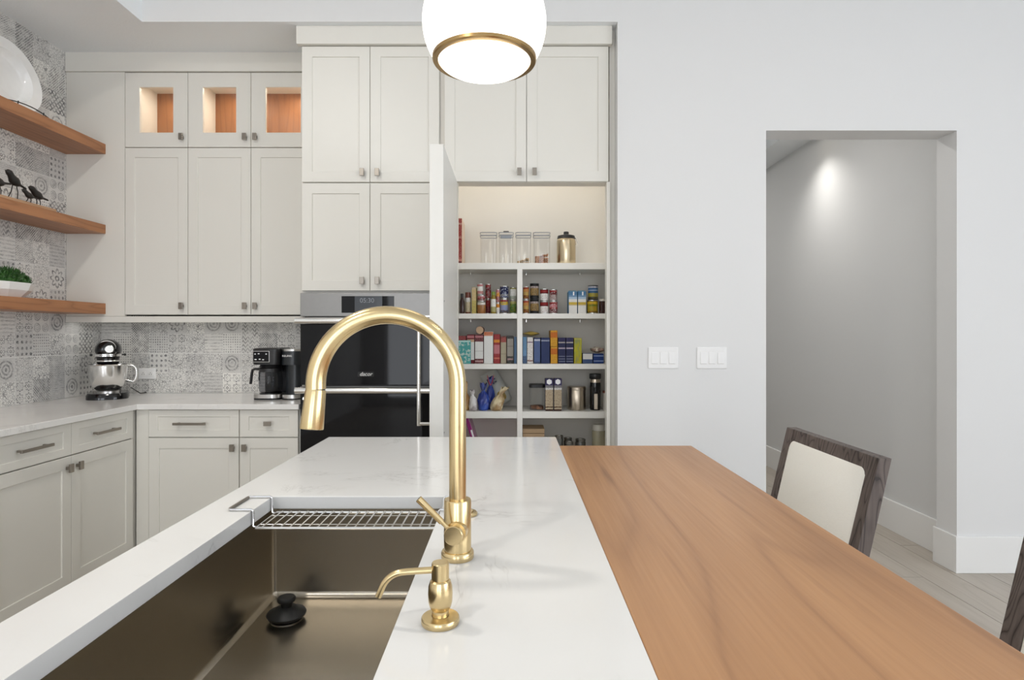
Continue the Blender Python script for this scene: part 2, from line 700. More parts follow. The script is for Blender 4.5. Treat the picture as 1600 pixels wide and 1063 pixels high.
def tile(parent, side, a0, a1, z0, z1):
    """one printed wall tile; uv runs on in units of the printed squares"""
    key = (side, round(a0, 4), round(a1, 4), round(z0, 4), round(z1, 4))
    g = 0.0022
    t = 0.0025
    mb = MB()
    if side == 'L':
        x1, x0 = XL, XL - t
        mb.box(x0, x1, a0 + g, a1 - g, z0 + g, z1 - g)
    else:
        y0, y1 = YB - 0.0075, YB - 0.005
        mb.box(a0 + g, a1 - g, y0, y1, z0 + g, z1 - g)
    me = mb.mesh('tile')
    ul = me.uv_layers.new(name='UVMap')
    for lp in me.loops:
        v = me.vertices[lp.vertex_index].co
        a = (v.y - 3.86) if side == 'L' else (v.x + 2.383 + 7.2)
        # printed squares: five across a tile, two up; a tile's print shifts from tile to tile
        ul.data[lp.index].uv = (a / 0.12 + (200 if side == 'L' else 0), (v.z - TZ0) / (TH / 2))
    return link('tile', me, 'tile', parent, bevel=0.0)


def tiles(parent, side, edges, zs):
    for a0, a1 in zip(edges, edges[1:]):
        for z0, z1 in zip(zs, zs[1:]):
            tile(parent, side, a0, a1, z0, z1)


zrows = [TZ0 + TH * i for i in range(9)]
zrows[-1] = ZS
tiles(wl, 'L', [1.46, 2.06, 2.66, 3.26, 3.86, YB - 0.008], zrows)
tiles(wb, 'B', [XL, -2.383, -1.780, -1.18], [TZ0, TZ0 + TH, TZ0 + 2 * TH])

# white wall with the cased opening, and the hall behind it
wc = MB()
wc.box(0.576, OPX0, YW, YW2, 0, ZC).box(OPX1, XR, YW, YW2, 0, ZC).box(OPX0, OPX1, YW, YW2, OPZ, ZC)
struct(wc.build('wall_center', 'white_wall_paint'))
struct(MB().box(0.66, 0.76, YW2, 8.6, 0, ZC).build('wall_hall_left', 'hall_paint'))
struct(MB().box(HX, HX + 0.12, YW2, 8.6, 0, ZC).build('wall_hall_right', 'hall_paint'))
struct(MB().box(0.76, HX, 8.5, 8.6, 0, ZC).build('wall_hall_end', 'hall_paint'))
# hall ceiling: a dropped border 0.27 m wide, the field above it
hc = MB().box(2.25, HX, YW2, 8.5, 2.935, ZC).box(0.76, 2.25, YW2, 8.5, 3.07, ZC)
struct(hc.build('ceiling_hall', 'soffit_paint'))

# outer shell with its daylight openings
wr = MB()
zw0, zw1 = 0.1, 2.75
wr.box(XL - 0.15, XR + 0.15, YR - 0.15, YR, zw1, ZC).box(XL - 0.15, XR + 0.15, YR - 0.15, YR, 0, zw0)
e = [XL - 0.15] + [v for w in WIN_REAR for v in w] + [XR + 0.15]
for a, b in zip(e[::2], e[1::2]):
    wr.box(a, b, YR - 0.15, YR, zw0, zw1)
struct(wr.build('wall_rear', 'white_wall_paint'))
zw2 = 3.05
wr = MB()
wr.box(XR, XR + 0.15, YR, YW2, zw2, ZC).box(XR, XR + 0.15, YR, YW2, 0, zw0)
e = [YR] + [v for w in WIN_RIGHT for v in w] + [YW2]
for a, b in zip(e[::2], e[1::2]):
    wr.box(XR, XR + 0.15, a, b, zw0, zw2)
struct(wr.build('wall_right', 'white_wall_paint'))
n = 1
for a, b in WIN_REAR:
    w = MB()
    for x in (a, (a + b) / 2 - 0.025, b - 0.05):
        w.box(x, x + 0.05, YR - 0.10, YR - 0.04, zw0, zw1)
    w.box(a, b, YR - 0.10, YR - 0.04, zw0, zw0 + 0.06).box(a, b, YR - 0.10, YR - 0.04, zw1 - 0.06, zw1)
    struct(w.build('window_%d' % n, 'trim_paint'))
    n += 1
for a, b in WIN_RIGHT:
    w = MB()
    for y in (a, (a + b) / 2 - 0.025, b - 0.05):
        w.box(XR + 0.04, XR + 0.10, y, y + 0.05, zw0, zw2)
    w.box(XR + 0.04, XR + 0.10, a, b, zw0, zw0 + 0.06).box(XR + 0.04, XR + 0.10, a, b, zw2 - 0.06, zw2)
    struct(w.build('window_%d' % n, 'trim_paint'))
    n += 1

# ceiling: raised field with a lower border along the left wall and above the cabinets
struct(MB().box(XL - 0.15, XR + 0.15, YR - 0.15, YW2, ZC, ZC + 0.1).build('ceiling', 'soffit_paint'))
sf = MB().box(XL - 0.002, -2.017, YR, YB - 0.005, ZS, ZC).box(-2.017, 0.576, YW + 0.004, YB - 0.005, ZS, ZC)
struct(sf.build('ceiling_soffit', 'soffit_paint'))
struct(MB().box(-2.017, 0.576, YW, YW + 0.004, ZS, ZC).build('wall_tray', 'white_wall_paint'))

# unseen recessed lamps added in the raised ceiling field to even out the light
for xx, yy, lb in ((-1.42, -0.6, 'added recessed fill lamp above the kitchen aisle, nearer the windows'), (-1.42, 1.5, 'added recessed fill lamp above the kitchen aisle, nearer the ovens'),
                   (1.5, 0.5, 'added recessed fill lamp above the stools, nearer the windows'), (1.5, 1.5, 'added recessed fill lamp above the stools, nearer the hall opening')):
    t = thing('recessed_light', lb, 'lamp', (xx, yy, ZC - 0.001))
    MB().lathe([(0.075, -0.0), (0.095, -0.0), (0.095, -0.007), (0.075, -0.005)], 28).build('trim_ring', 'trim_paint', t)
    MB().lathe([(0, -0.0015), (0.075, -0.0015)], 28).build('lens', 'lamp', t)
    area_light('ceiling_fill_lamp', (xx, yy, ZC - 0.012), (0, 0, 0), 0.15, 0.15, 20 if xx < 0 else 3, (1.0, 0.95, 0.88), shape='DISK')

# baseboards (0.2 m)
BH, BT = 0.20, 0.014


def baseboard(name, *boxes):
    b = MB()
    for bx in boxes:
        b.box(*bx)
    struct(b.build(name, 'trim_paint', bevel=0.003))


baseboard('baseboard_center', (0.60, OPX0 + BT, YW - BT, YW, 0, BH), (OPX1 - BT, XR, YW - BT, YW, 0, BH))
baseboard('baseboard_jamb', (OPX1 - BT, OPX1, YW, YW2 + BT, 0, BH))
baseboard('baseboard_jamb_left', (OPX0, OPX0 + BT, YW, YW2 + BT, 0, BH))
baseboard('baseboard_hall', (HX - BT, HX, YW2, 8.5, 0, BH))


# ================================================================== CABINETRY
def shaker(name, w, h, parent, loc, rz=0.0, stile=0.0575, mat='cabinet_paint', t=0.020, glass=False):
    """five-piece door or drawer front: frame mesh + recessed panel (or pane); local x right, -y front"""
    st = min(stile, h * 0.27)
    rl = stile if h > 0.22 else min(stile, 0.036)
    q = 0.0
    fr = MB()
    fr.box(0, stile, 0, t, 0, h).box(w - stile, w, 0, t, 0, h)
    fr.box(stile, w - stile, 0, t, 0, rl).box(stile, w - stile, 0, t, h - rl, h)
    # one welded frame: build as ring so no seams show
    fr = MB()
    o = [(0, 0), (w, 0), (w, h), (0, h)]
    i = [(stile, rl), (w - stile, rl), (w - stile, h - rl), (stile, h - rl)]
    vs = [(x, 0, z) for x, z in o] + [(x, 0, z) for x, z in i] + [(x, t, z) for x, z in o] + [(x, t, z) for x, z in i]
    fs = []
    for a in range(4):
        b = (a + 1) % 4
        fs += [(a, b, 4 + b, 4 + a), (8 + b, 8 + a, 12 + a, 12 + b), (a, 8 + a, 8 + b, b), (4 + a, 4 + b, 12 + b, 12 + a)]
    fr.add(vs, fs)
    d = fr.build(name, mat, parent, bevel=0.0012, seg=1, loc=loc, rot=(0, 0, rz))
    if glass:
        MB().box(stile - 0.004, w - stile + 0.004, 0.009, 0.012, rl - 0.004, h - rl + 0.004).build('pane', 'pane_glass', d)
    else:
        MB().box(stile - 0.002, w - stile + 0.002, 0.0065, t - 0.002, rl - 0.002, h - rl + 0.002).build('panel', mat, d)
    return d


def knob(door, x, z, horizontal=False, mat='nickel'):
    w, h = (0.040, 0.024) if horizontal else (0.024, 0.040)
    b = MB().box(x - w / 2, x + w / 2, -0.028, -0.018, z - h / 2, z + h / 2)
    b.box(x - 0.007, x + 0.007, -0.018, 0.0, z - 0.007, z + 0.007)
    return b.build('knob', mat, door, bevel=0.0012)


def bar_pull(door, x, z, L=0.18):
    b = MB().box(x - L / 2, x + L / 2, -0.036, -0.026, z - 0.0065, z + 0.0065)
    for s in (-1, 1):
        b.box(x + s * (L / 2 - 0.02) - 0.006, x + s * (L / 2 - 0.02) + 0.006, -0.028, 0.0, z - 0.005, z + 0.005)
    return b.build('handle', 'nickel', door, bevel=0.0015)


G = 0.0015
# ---- wall cabinets over the back counter
UY = 3.630            # door face plane
UZ0, UZ1, UZ2 = 1.418, 2.432, 2.886
ux = [-2.344, -1.962, -1.581, -1.190]


def wall_cab(x0, x1, edges, z0, z1, name, label, glass=False, knobs=()):
    t = thing(name, label, 'cabinet', (x0, UY, z0))
    w, h = x1 - x0, z1 - z0
    yb, yf, p = YB - 0.009 - UY, 0.0205, 0.018
    c = MB()
    c.box(0, p, yf, yb, 0, h).box(w - p, w, yf, yb, 0, h)
    c.box(p, w - p, yf, yb, 0, p).box(p, w - p, yf, yb, h - p * 0.5, h)
    c.build('body', 'cabinet_paint', t)
    MB().box(p, w - p, yb - 0.012, yb - 0.001, p, h - p * 0.5).build('back_panel', 'teak_back' if glass else 'cabinet_paint', t)
    for (a, b), ks in zip(edges, knobs):
        d = shaker('door', b - a - 2 * G, h - 2 * G, t, (a - x0 + G, 0, G), glass=glass, stile=0.088 if glass else 0.0575)
        kx = (b - a - 2 * G - 0.030) if ks > 0 else 0.030
        knob(d, kx, 0.058 if glass else 0.052)
    return t


wall_cab(ux[0], ux[1], [(ux[0], ux[1])], UZ0, UZ1 - 0.002, 'wall_cabinet', 'white single-door wall cabinet above the stand mixer, beside the plain filler panel', knobs=(1,))
wall_cab(ux[1], ux[3], [(ux[1], ux[2]), (ux[2], ux[3])], UZ0, UZ1 - 0.002, 'wall_cabinet', 'white two-door wall cabinet beside the oven tower, above the coffee maker', knobs=(1, -1))
for x0, x1, ed, kn, lb in ((ux[0], ux[1], [(ux[0], ux[1])], (1,), 'single lit glass-door display cabinet at the corner end, just under the ceiling'),
                           (ux[1], ux[3], [(ux[1], ux[2]), (ux[2], ux[3])], (1, -1), 'double lit glass-door display cabinet next to the tall oven tower')):
    t = wall_cab(x0, x1, ed, UZ1, UZ2, 'display_cabinet', lb, True, kn)
    for a, b in ed:
        cx = (a + b) / 2 - x0 + 0.03
        pk = MB().lathe([(0, 0), (0.030, 0), (0.030, -0.008), (0.024, -0.010), (0, -0.010)], 20, (cx, 0.16, UZ2 - UZ1 - 0.010)).build('puck_light', 'lamp', t)
        area_light('puck_lamp', ((a + b) / 2 + 0.03, UY + 0.16, UZ2 - 0.024), (0, 0, 0), 0.05, 0.05, 1.1, (1.0, 0.87, 0.70), shape='DISK')

f = MB().box(XL + 0.001, ux[0] - 0.001, UY, UY + 0.02, UZ0 - 0.008, UZ2 + 0.002).build('filler_panel', 'cabinet_paint', bevel=0.001)
tag(f, 'plain white filler panel between the tiled wall and the wall cabinets', 'panel')
f = MB().box(XL + 0.001, -1.182, UY - 0.010, UY + 0.014, UZ2 + 0.003, ZS).build('trim_1', 'cabinet_paint', bevel=0.0015)
struct(f)
f = MB().box(XL + 0.001, -1.182, UY - 0.004, UY + 0.030, 1.372, UZ0 - 0.009).box(XL + 0.001, -1.182, UY + 0.03, YB - 0.009, 1.400, UZ0 - 0.009).build('trim_2', 'cabinet_paint', bevel=0.0015)
struct(f)

t = thing('under_cabinet_fill', 'slim added fill light strip hidden behind the light rail under the wall cabinets', 'lamp', (-1.94, 3.70, 1.398))  # unseen strip, added to brighten the back counter and tiles
MB().box(-0.70, 0.70, -0.012, 0.012, -0.008, 0.0015).build('diffuser', 'trim_paint', t)
area_light('under_cabinet_fill_lamp', (-1.94, 3.70, 1.388), (R(-12), 0, 0), 1.40, 0.02, 1.3, (1.0, 0.97, 0.92))

# ---- oven tower
OY = 3.330
OX0, OX1 = -1.1727, -0.402
t = thing('oven_cabinet', 'tall white oven tower cabinet with two stacked pairs of doors above the ovens', 'cabinet', ((OX0 + OX1) / 2, OY, 0))
ox, oy = t.location.x, t.location.y
b = MB()
b.box(OX0 - ox, OX0 - ox + 0.019, 0.021, YB - 0.01 - oy, 0, 2.905).box(OX1 - ox - 0.019, OX1 - ox, 0.021, YB - 0.01 - oy, 0, 2.905)
b.box(OX0 - ox + 0.019, OX1 - ox - 0.019, 0.021, YB - 0.01 - oy, 1.532, 2.905)
b.box(OX0 - ox + 0.019, OX1 - ox - 0.019, 0.021, YB - 0.01 - oy, 0.10, 0.52)
b.build('body', 'cabinet_paint', t)
xm = -0.789
for z0, z1 in ((2.145, 2.901), (1.541, 2.141)):
    for a, c, s in ((OX0 + 0.004, xm, 1), (xm, -0.404, -1)):
        d = shaker('door', c - a - 2 * G, z1 - z0 - 2 * G, t, (a + G - ox, 0, z0 + G))
        knob(d, (c - a - 0.042) if s > 0 else 0.042, 0.05 if z0 > 2 else 0.055)
d = shaker('drawer', OX1 - OX0 - 0.012, 0.36, t, (OX0 + 0.006 - ox, 0, 0.125))
bar_pull(d, 0.38, 0.26)
f = MB().box(OX0 - 0.018, 0.553, OY - 0.022, OY + 0.014, 2.904, ZS).build('trim_3', 'cabinet_paint', bevel=0.002)
struct(f)

# ---- pantry closet
PX0, PX1 = -0.400, 0.600
PYB = 3.84
t = thing('pantry_cabinet', 'tall white built-in pantry closet with its big lower door standing open', 'cabinet', (0.1, OY, 0))
px, py = 0.1, OY
b = MB()
b.box(PX0 - px, PX0 - px + 0.015, 0.022, PYB + 0.02 - py, 0, 2.96).box(PX1 - px, PX1 - px + 0.018, 0.10, PYB + 0.02 - py, 0, 2.96)
b.box(PX0 - px, PX1 - px, PYB - py, PYB + 0.02 - py, 0, 2.96)
b.box(PX0 - px, PX1 - px + 0.018, 0.10, PYB - py, 2.94, 2.96)
b.box(PX0 - px + 0.015, 0.536 - px, 0.022, 0.108, 2.148, 2.94)
b.build('body', 'pantry_paint', t)
# face frame: stiles beside the opening and the recessed scribe strips
b = MB().box(PX0 - px + 0.001, -0.302 - px, 0.021, 0.060, 0.0, 2.148).box(0.526 - px, 0.545 - px, 0.0, 0.060, 0.0, 2.148)
b.box(0.545 - px, 0.576 - px, 0.030, 0.095, 0.0, ZS)
b.build('face_frame', 'cabinet_paint', t, bevel=0.001)
for a, c, s in ((-0.3767, 0.081, 1), (0.081, 0.5375, -1)):
    d = shaker('door', c - a - 2 * G, 2.901 - 2.148 - 2 * G, t, (a + G - px, 0, 2.148 + G))
    knob(d, (c - a - 0.042) if s > 0 else 0.042, 0.05)
# the open door: stands out square from the closet
DX0, DX1, DY0, DY1, DZ0, DZ1 = -0.3665, -0.3045, 2.662, 3.325, 0.11, 2.146
d = MB().box(DX0 - px, DX1 - px, DY0 - py, DY1 - py, DZ0, DZ1).build('tall_door', 'door_paint', t, bevel=0.002)
hb = MB()
hx = DX0 - 0.058 - px
hb.tube([(hx, DY0 + 0.065 - py, 0.885), (hx, DY0 + 0.065 - py, 1.39)], 0.0085, 12)
for z in (0.893, 1.382):
    hb.tube([(hx, DY0 + 0.065 - py, z), (DX0 - px, DY0 + 0.065 - py, z)], 0.0075, 10)
hb.build('pull_handle', 'bright_steel', d, smooth=True)
for z in (1.45, 0.86):
    MB().lathe([(0, 0), (0.004, 0), (0.004, 0.001), (0, 0.001)], 10, (DX1 - px, DY0 + 0.03 - py, z), Matrix.Rotation(R(90), 3, 'Y')).build('screw', 'black_plastic', d)
# shelves and divider
t = thing('pantry_shelving', 'white fixed shelves with a centre divider inside the pantry closet', 'shelving', (0.1, PYB, 0))
SY0 = 3.55
SH = [(1.685, 1.7226), (1.393, 1.4233), (1.0937, 1.124), (0.802, 0.842), (0.52, 0.55), (0.22, 0.25)]
dv0, dv1 = at(808, 0, SY0)[0], at(816.3, 0, SY0)[0]
for z0, z1 in SH:
    if z1 > 1.6:
        MB().box(PX0 + 0.016 - px, PX1 - 0.001 - px, SY0 - PYB, -0.001, z0, z1).build('shelf', 'shelf_paint', t, bevel=0.0015)
    else:
        MB().box(PX0 + 0.016 - px, dv0 - px, SY0 + 0.002 - PYB, -0.001, z0, z1).build('shelf', 'shelf_paint', t, bevel=0.0015)
        MB().box(dv1 - px, PX1 - 0.001 - px, SY0 + 0.002 - PYB, -0.001, z0, z1).build('shelf', 'shelf_paint', t, bevel=0.0015)
MB().box(dv0 - px, dv1 - px, SY0 - PYB, -0.001, 0.0, 1.685).build('divider', 'shelf_paint', t, bevel=0.0015)
for z in (1.685, 1.393):
    for x in (-0.255, 0.088, 0.42):
        MB().lathe([(0, 0), (0.004, 0), (0.004, 0.018), (0, 0.018)], 10, (x - px, -0.13, z - 0.018)).build('shelf_pin', 'bright_steel', t)
# small ceiling lamp inside the closet
t = thing('closet_light', 'small flat lamp on the pantry ceiling above the top shelf', 'lamp', (0.1, 3.64, 2.938))
MB().lathe([(0, 0), (0.09, 0), (0.09, -0.018), (0.08, -0.022), (0, -0.022)], 28).build('diffuser', 'lamp', t, smooth=True)
area_light('closet_lamp', (0.1, 3.64, 2.905), (0, 0, 0), 0.16, 0.16, 4.8, (0.97, 0.985, 1.0), shape='DISK')

# ---- base cabinets
BZ0, BZ1, BZ2, BZ3 = 0.112, 0.724, 0.730, 0.879


def base_unit(name, label, loc, rz, W, depth, cols, filler=0.0, corner=0.0):
    """cols: list of (x0, x1, drawer hardware, knob side); local x right, -y front"""
    t = thing(name, label, 'cabinet', loc, rz)
    b = MB().box(-filler, W, 0.021, depth, 0.10, 0.882)
    b.box(-filler, W, 0.075, depth, 0.0, 0.10)
    if filler:
        b.box(-filler, -0.001, 0.004, 0.021, 0.10, 0.882)
    if corner:
        b.box(W, W + corner, 0.012, 0.030, 0.0, 0.882)
    b.build('body', 'cabinet_paint', t)
    for x0, x1, hw, ks in cols:
        w = x1 - x0 - 2 * G
        d = shaker('drawer', w, BZ3 - BZ2, t, (x0 + G, 0, BZ2), stile=0.050)
        if hw == 'bar':
            bar_pull(d, w / 2 - 0.01, 0.076)
        else:
            knob(d, w / 2, 0.076, True)
        d = shaker('door', w, BZ1 - BZ0, t, (x0 + G, 0, BZ0))
        knob(d, (w - 0.030) if ks > 0 else 0.032, BZ1 - BZ0 - 0.052)
    return t


base_unit('base_cabinet', 'white base cabinet below the coffee maker, one wide and one narrow drawer', (-2.019, OY, 0), 0.0, 0.842, YB - 0.01 - OY,
          [(0.0, 0.503, 'bar', 1), (0.505, 0.832, 'knob', -1)], filler=0.069)
LX = -2.090
base_unit('base_cabinet', 'white base cabinet under the floating shelves with two wide drawers', (LX, 2.384, 0), R(90), 0.924, LX - XL - 0.01,
          [(0.0, 0.462, 'bar', 1), (0.462, 0.924, 'bar', -1)], corner=0.022)
base_unit('base_cabinet', 'white base cabinet at the front end of the counter along the tiled wall', (LX, 1.46, 0), R(90), 0.922, LX - XL - 0.01,
          [(0.0, 0.460, 'bar', 1), (0.462, 0.922, 'bar', -1)])
cf = MB().box(LX - 0.025, LX - 0.010, 3.3315, 3.350, 0.0, 0.882).build('corner_post', 'cabinet_paint')
tag(cf, 'slim white corner post where the two runs of base cabinets meet', 'panel')
ct = MB().prism([(XL + 0.001, 1.45), (-2.066, 1.45), (-2.066, 3.306), (OX0 - 0.004, 3.306), (OX0 - 0.004, YB - 0.009), (XL + 0.001, YB - 0.009)], 0.884, 0.914)
tag(ct.build('countertop', 'quartz', bevel=0.0025), 'L-shaped white quartz countertop running round the kitchen corner', 'countertop')

# ================================================================== OVENS
FY = 3.312
t = thing('double_oven', 'built-in stainless steel double wall oven with black glass doors', 'oven', ((OX0 + OX1) / 2, FY, 0.54))
cx, cz = t.location.x, 0.54
x0, x1 = OX0 + 0.003 - cx, OX1 - 0.003 - cx
MB().box(OX0 + 0.022 - cx, OX1 - 0.022 - cx, 0.022, 0.55, 0, 1.526 - cz).build('body', 'black_plastic', t)
p = MB().box(x0, x1, 0, 0.0375, 1.399 - cz, 1.5285 - cz).build('control_panel', 'oven_steel', t, bevel=0.002)
s = MB().box(-0.941 - cx, -0.651 - cx, -0.002, 0.002, 1.419 - cz, 1.511 - cz).build('display', 'black_glass', p)
MB().box(-0.868 - cx, -0.716 - cx, -0.003, 0.0, 1.420 - cz, 1.510 - cz).build('screen', 'screen_grey', p)
lettering('05:30', 0.036, 'grey_print', p, (-0.800 - cx, -0.0032, 1.486 - cz), extrude=0.0002)
for z0, z1, hz in ((1.020, 1.394, 1.373), (0.560, 1.012, 0.9945)):
    d = MB().box(x0, x1, 0.001, 0.0375, z0 - cz, z1 - cz).build('door', 'black_glass', t, bevel=0.002)
    h = MB().tube([(x0 - 0.006, -0.058, hz - cz), (x1 + 0.004, -0.058, hz - cz)], 0.0180, 16)
    for sx in (x0 + 0.03, x1 - 0.03):
        h.box(sx - 0.012, sx + 0.012, -0.055, 0.001, hz - cz - 0.010, hz - cz + 0.010)
    h.build('handle', 'bright_steel', d, smooth=True)
    MB().box(x0, x1, -0.0006, 0.002, z1 - cz - 0.012, z1 - cz).build('trim_strip', 'oven_steel', d)
    if z0 > 0.9:
        MB().box(-0.852 - cx, -0.762 - cx, -0.0008, 0.002, 1.066 - cz, 1.094 - cz).build('badge', 'black_gloss', d)
        lettering('dacor', 0.030, 'white_print', d, (-0.807 - cx, -0.0012, 1.080 - cz), extrude=0.0003, shear=0.25)


# ================================================================== ISLAND
IX0, IX1, IY0, IY1 = -0.690, 0.165, -0.45, 2.263
CX0, CX1, CY0, CY1 = -0.572, -0.157, 0.600, 1.436      # sink cut-out
ZT = 0.914
t = thing('island_cabinet', 'white panelled island base under the quartz and timber tops', 'cabinet', (-0.2, 0.9, 0))
b = MB()
b.box(-0.66 + 0.2, -0.64 + 0.2, IY0 + 0.03 - 0.9, IY1 - 0.03 - 0.9, 0.0, 0.880)
b.box(0.30 + 0.2, 0.32 + 0.2, IY0 + 0.03 - 0.9, 2.06 - 0.9, 0.0, 0.862)
b.box(-0.64 + 0.2, 0.13 + 0.2, IY1 - 0.05 - 0.9, IY1 - 0.03 - 0.9, 0.0, 0.880)
b.box(0.13 + 0.2, 0.30 + 0.2, 2.04 - 0.9, 2.06 - 0.9, 0.0, 0.862)
b.box(0.13 + 0.2, 0.145 + 0.2, 2.06 - 0.9, IY1 - 0.03 - 0.9, 0.0, 0.880)
b.box(-0.64 + 0.2, 0.30 + 0.2, IY0 + 0.03 - 0.9, IY0 + 0.05 - 0.9, 0.0, 0.862)
b.build('body', 'cabinet_paint', t)
for y0, y1 in ((-0.40, 0.25), (0.26, 0.90), (0.91, 1.55), (1.56, 2.215)):
    d = shaker('door', y1 - y0 - 0.004, 0.74, t, (-0.66 + 0.2, y1 - 0.9, 0.12), R(-90))
    knob(d, 0.04, 0.69)
q = MB()
vs, fs = [], []
o = [(IX0, IY0), (IX1, IY0), (IX1, IY1), (IX0, IY1)]
i = [(CX0, CY0), (CX1, CY0), (CX1, CY1), (CX0, CY1)]
vs = [(x, y, ZT) for x, y in o + i] + [(x, y, ZT - 0.03) for x, y in o + i]
for a in range(4):
    c = (a + 1) % 4
    fs += [(a, c, 4 + c, 4 + a), (8 + c, 8 + a, 12 + a, 12 + c), (8 + a, 8 + c, c, a), (4 + a, 4 + c, 12 + c, 12 + a)]
q.add(vs, fs)
tag(q.build('island_countertop', 'quartz', bevel=0.002), 'white quartz island countertop with the undermount sink cut into it', 'countertop')
w = MB().box(IX1 + 0.0006, 0.626, IY0, 2.094, ZT - 0.045, ZT - 0.001).build('timber_bar_top', 'teak_top', bevel=0.0025)
tag(w, 'long warm brown timber bar top joined to the island quartz', 'tabletop')

# ---- sink
t = thing('sink', 'deep rectangular stainless steel undermount sink in the island', 'sink', ((CX0 + CX1) / 2, (CY0 + CY1) / 2, 0.64))
sx, sy, sz = t.location
WX0, WX1, WY0, WY1 = CX0 - 0.004 - sx, CX1 + 0.004 - sx, CY0 - 0.004 - sy, CY1 + 0.004 - sy
zb, zt = 0.674 - sz, 0.8835 - sz
w, l = WX1 - WX0, WY1 - WY0
cxm, cym = (WX0 + WX1) / 2, (WY0 + WY1) / 2
rings = []
for ww, ll, r, z in ((w + 0.05, l + 0.05, 0.02, zt), (w, l, 0.012, zt), (w, l, 0.012, zb + 0.012), (w - 0.006, l - 0.006, 0.012, zb + 0.004), (w - 0.024, l - 0.024, 0.010, zb)):
    rings.append([(cxm + x, cym + y, z) for x, y in rrect(ww, ll, r, 4)])
b = MB()
b.loft(rings, cap=False)
n = len(rings[0])
b.f.append(tuple(range(4 * n, 5 * n)))
b.f = [tuple(reversed(f)) if k < len(b.f) - 1 else f for k, f in enumerate(b.f)]
b.build('basin', 'sink_steel', t, smooth=True, angle=50)
MB().lathe([(0.028, 0.0006), (0.034, 0.0006), (0.034, 0.0014), (0.030, 0.002), (0.026, 0.0012), (0, 0.0012)], 32, (-0.497 - sx, 1.322 - sy, zb)).build('drain_ring', 'steel', t, smooth=True)
t = thing('sink_stopper', 'round black rubber drain stopper on the sink floor', 'stopper', (-0.497, 1.322, 0.677))
MB().lathe([(0, 0.0), (0.032, 0.0), (0.040, 0.006), (0.042, 0.011), (0.040, 0.014), (0.025, 0.020), (0.019, 0.026), (0, 0.026)], 36).build('disc', 'black_rubber', t, smooth=True, angle=50)
MB().lathe([(0, 0.024), (0.012, 0.024), (0.012, 0.036), (0.019, 0.038), (0.020, 0.043), (0.017, 0.047), (0, 0.047)], 28).build('knob', 'black_rubber', t, smooth=True, angle=50)

# ---- wire rack over the sink
t = thing('sink_rack', 'chrome wire drying rack hanging inside the far end of the sink', 'rack', ((CX0 + CX1) / 2, 1.372, 0.878))
rx, ry, rz = t.location
x0, x1, y0, y1 = CX0 + 0.012 - rx, CX1 - 0.010 - rx, 1.312 - ry, 1.428 - ry
zr = 0.0
fr = MB().tube([(x0, y0, zr), (x1, y0, zr), (x1, y1, zr), (x0, y1, zr)], 0.0034, 8, closed=True)
fr.build('frame', 'bright_steel', t, smooth=True)
NW = 19
for kx in range(NW):
    x = x0 + (x1 - x0) * (kx + 0.7) / (NW + 0.4)
    wv = MB().tube([(x, y0 + 0.002, zr + 0.003), (x, y1 - 0.002, zr + 0.003)], 0.0023, 6)
    wv.build('wire', 'bright_steel', t, smooth=True)
for yy in (y0 + 0.022, y1 - 0.030):
    MB().tube([(x0, yy, zr + 0.0005), (x1, yy, zr + 0.0005)], 0.0018, 6).build('cross_wire', 'bright_steel', t, smooth=True)
top = ZT + 0.0035 - rz
for sgn, xe, xo in ((-1, x0, CX0 - 0.050 - rx), (1, x1, CX1 + 0.014 - rx)):
    xi = (CX0 + 0.004 - rx) if sgn < 0 else (CX1 - 0.004 - rx)
    pts = [(xe, y0 + 0.004, zr), (xi, y0 + 0.004, zr + 0.004), (xi, y0 + 0.004, top - 0.003), (xi + sgn * 0.004, y0 + 0.004, top), (xo - sgn * 0.004, y0 + 0.004, top), (xo, y0 + 0.008, top),
           (xo, y1 - 0.012, top), (xo - sgn * 0.004, y1 - 0.008, top), (xi + sgn * 0.004, y1 - 0.008, top), (xi, y1 - 0.008, top - 0.003), (xi, y1 - 0.008, zr + 0.004), (xe, y1 - 0.008, zr)]
    MB().tube(pts, 0.0026, 8).build('hanger', 'chrome', t, smooth=True)
    MB().tube([(xo, y0 + 0.010, top), (xo, y1 - 0.014, top)], 0.0036, 8).build('grip', 'nickel', t, smooth=True)

# ---- faucet
FX, FYY = -0.0946, 1.0426
t = thing('faucet', 'brushed brass gooseneck pull-down faucet beside the island sink', 'faucet', (FX, FYY, ZT))
MB().lathe([(0, 0), (0.0275, 0), (0.0285, 0.002), (0.0285, 0.011), (0.0265, 0.014), (0.0235, 0.0145)], 48).build('flange', 'brass', t, smooth=True)
MB().lathe([(0.0237, 0.0145), (0.0237, 0.100), (0.0225, 0.1025), (0.0145, 0.1025)], 48).build('body', 'brass', t, smooth=True)
RC = 0.1200
zc = 0.302
pts = [(0, 0, 0.098), (0, 0, 0.20), (0, 0, zc - 0.02)]
aend = 183
for k in range(37):
    a = R(aend * k / 36)
    pts.append((-RC + RC * math.cos(a), -0.010 * (1 - math.cos(a)) / 2 * 2, zc + RC * math.sin(a)))
rr = [0.0148] * 3 + [0.0148 + 0.0022 * max(0, (k - 10) / 26) for k in range(37)]
MB().tube(pts, rr, 28).build('spout', 'brass', t, smooth=True, angle=50)
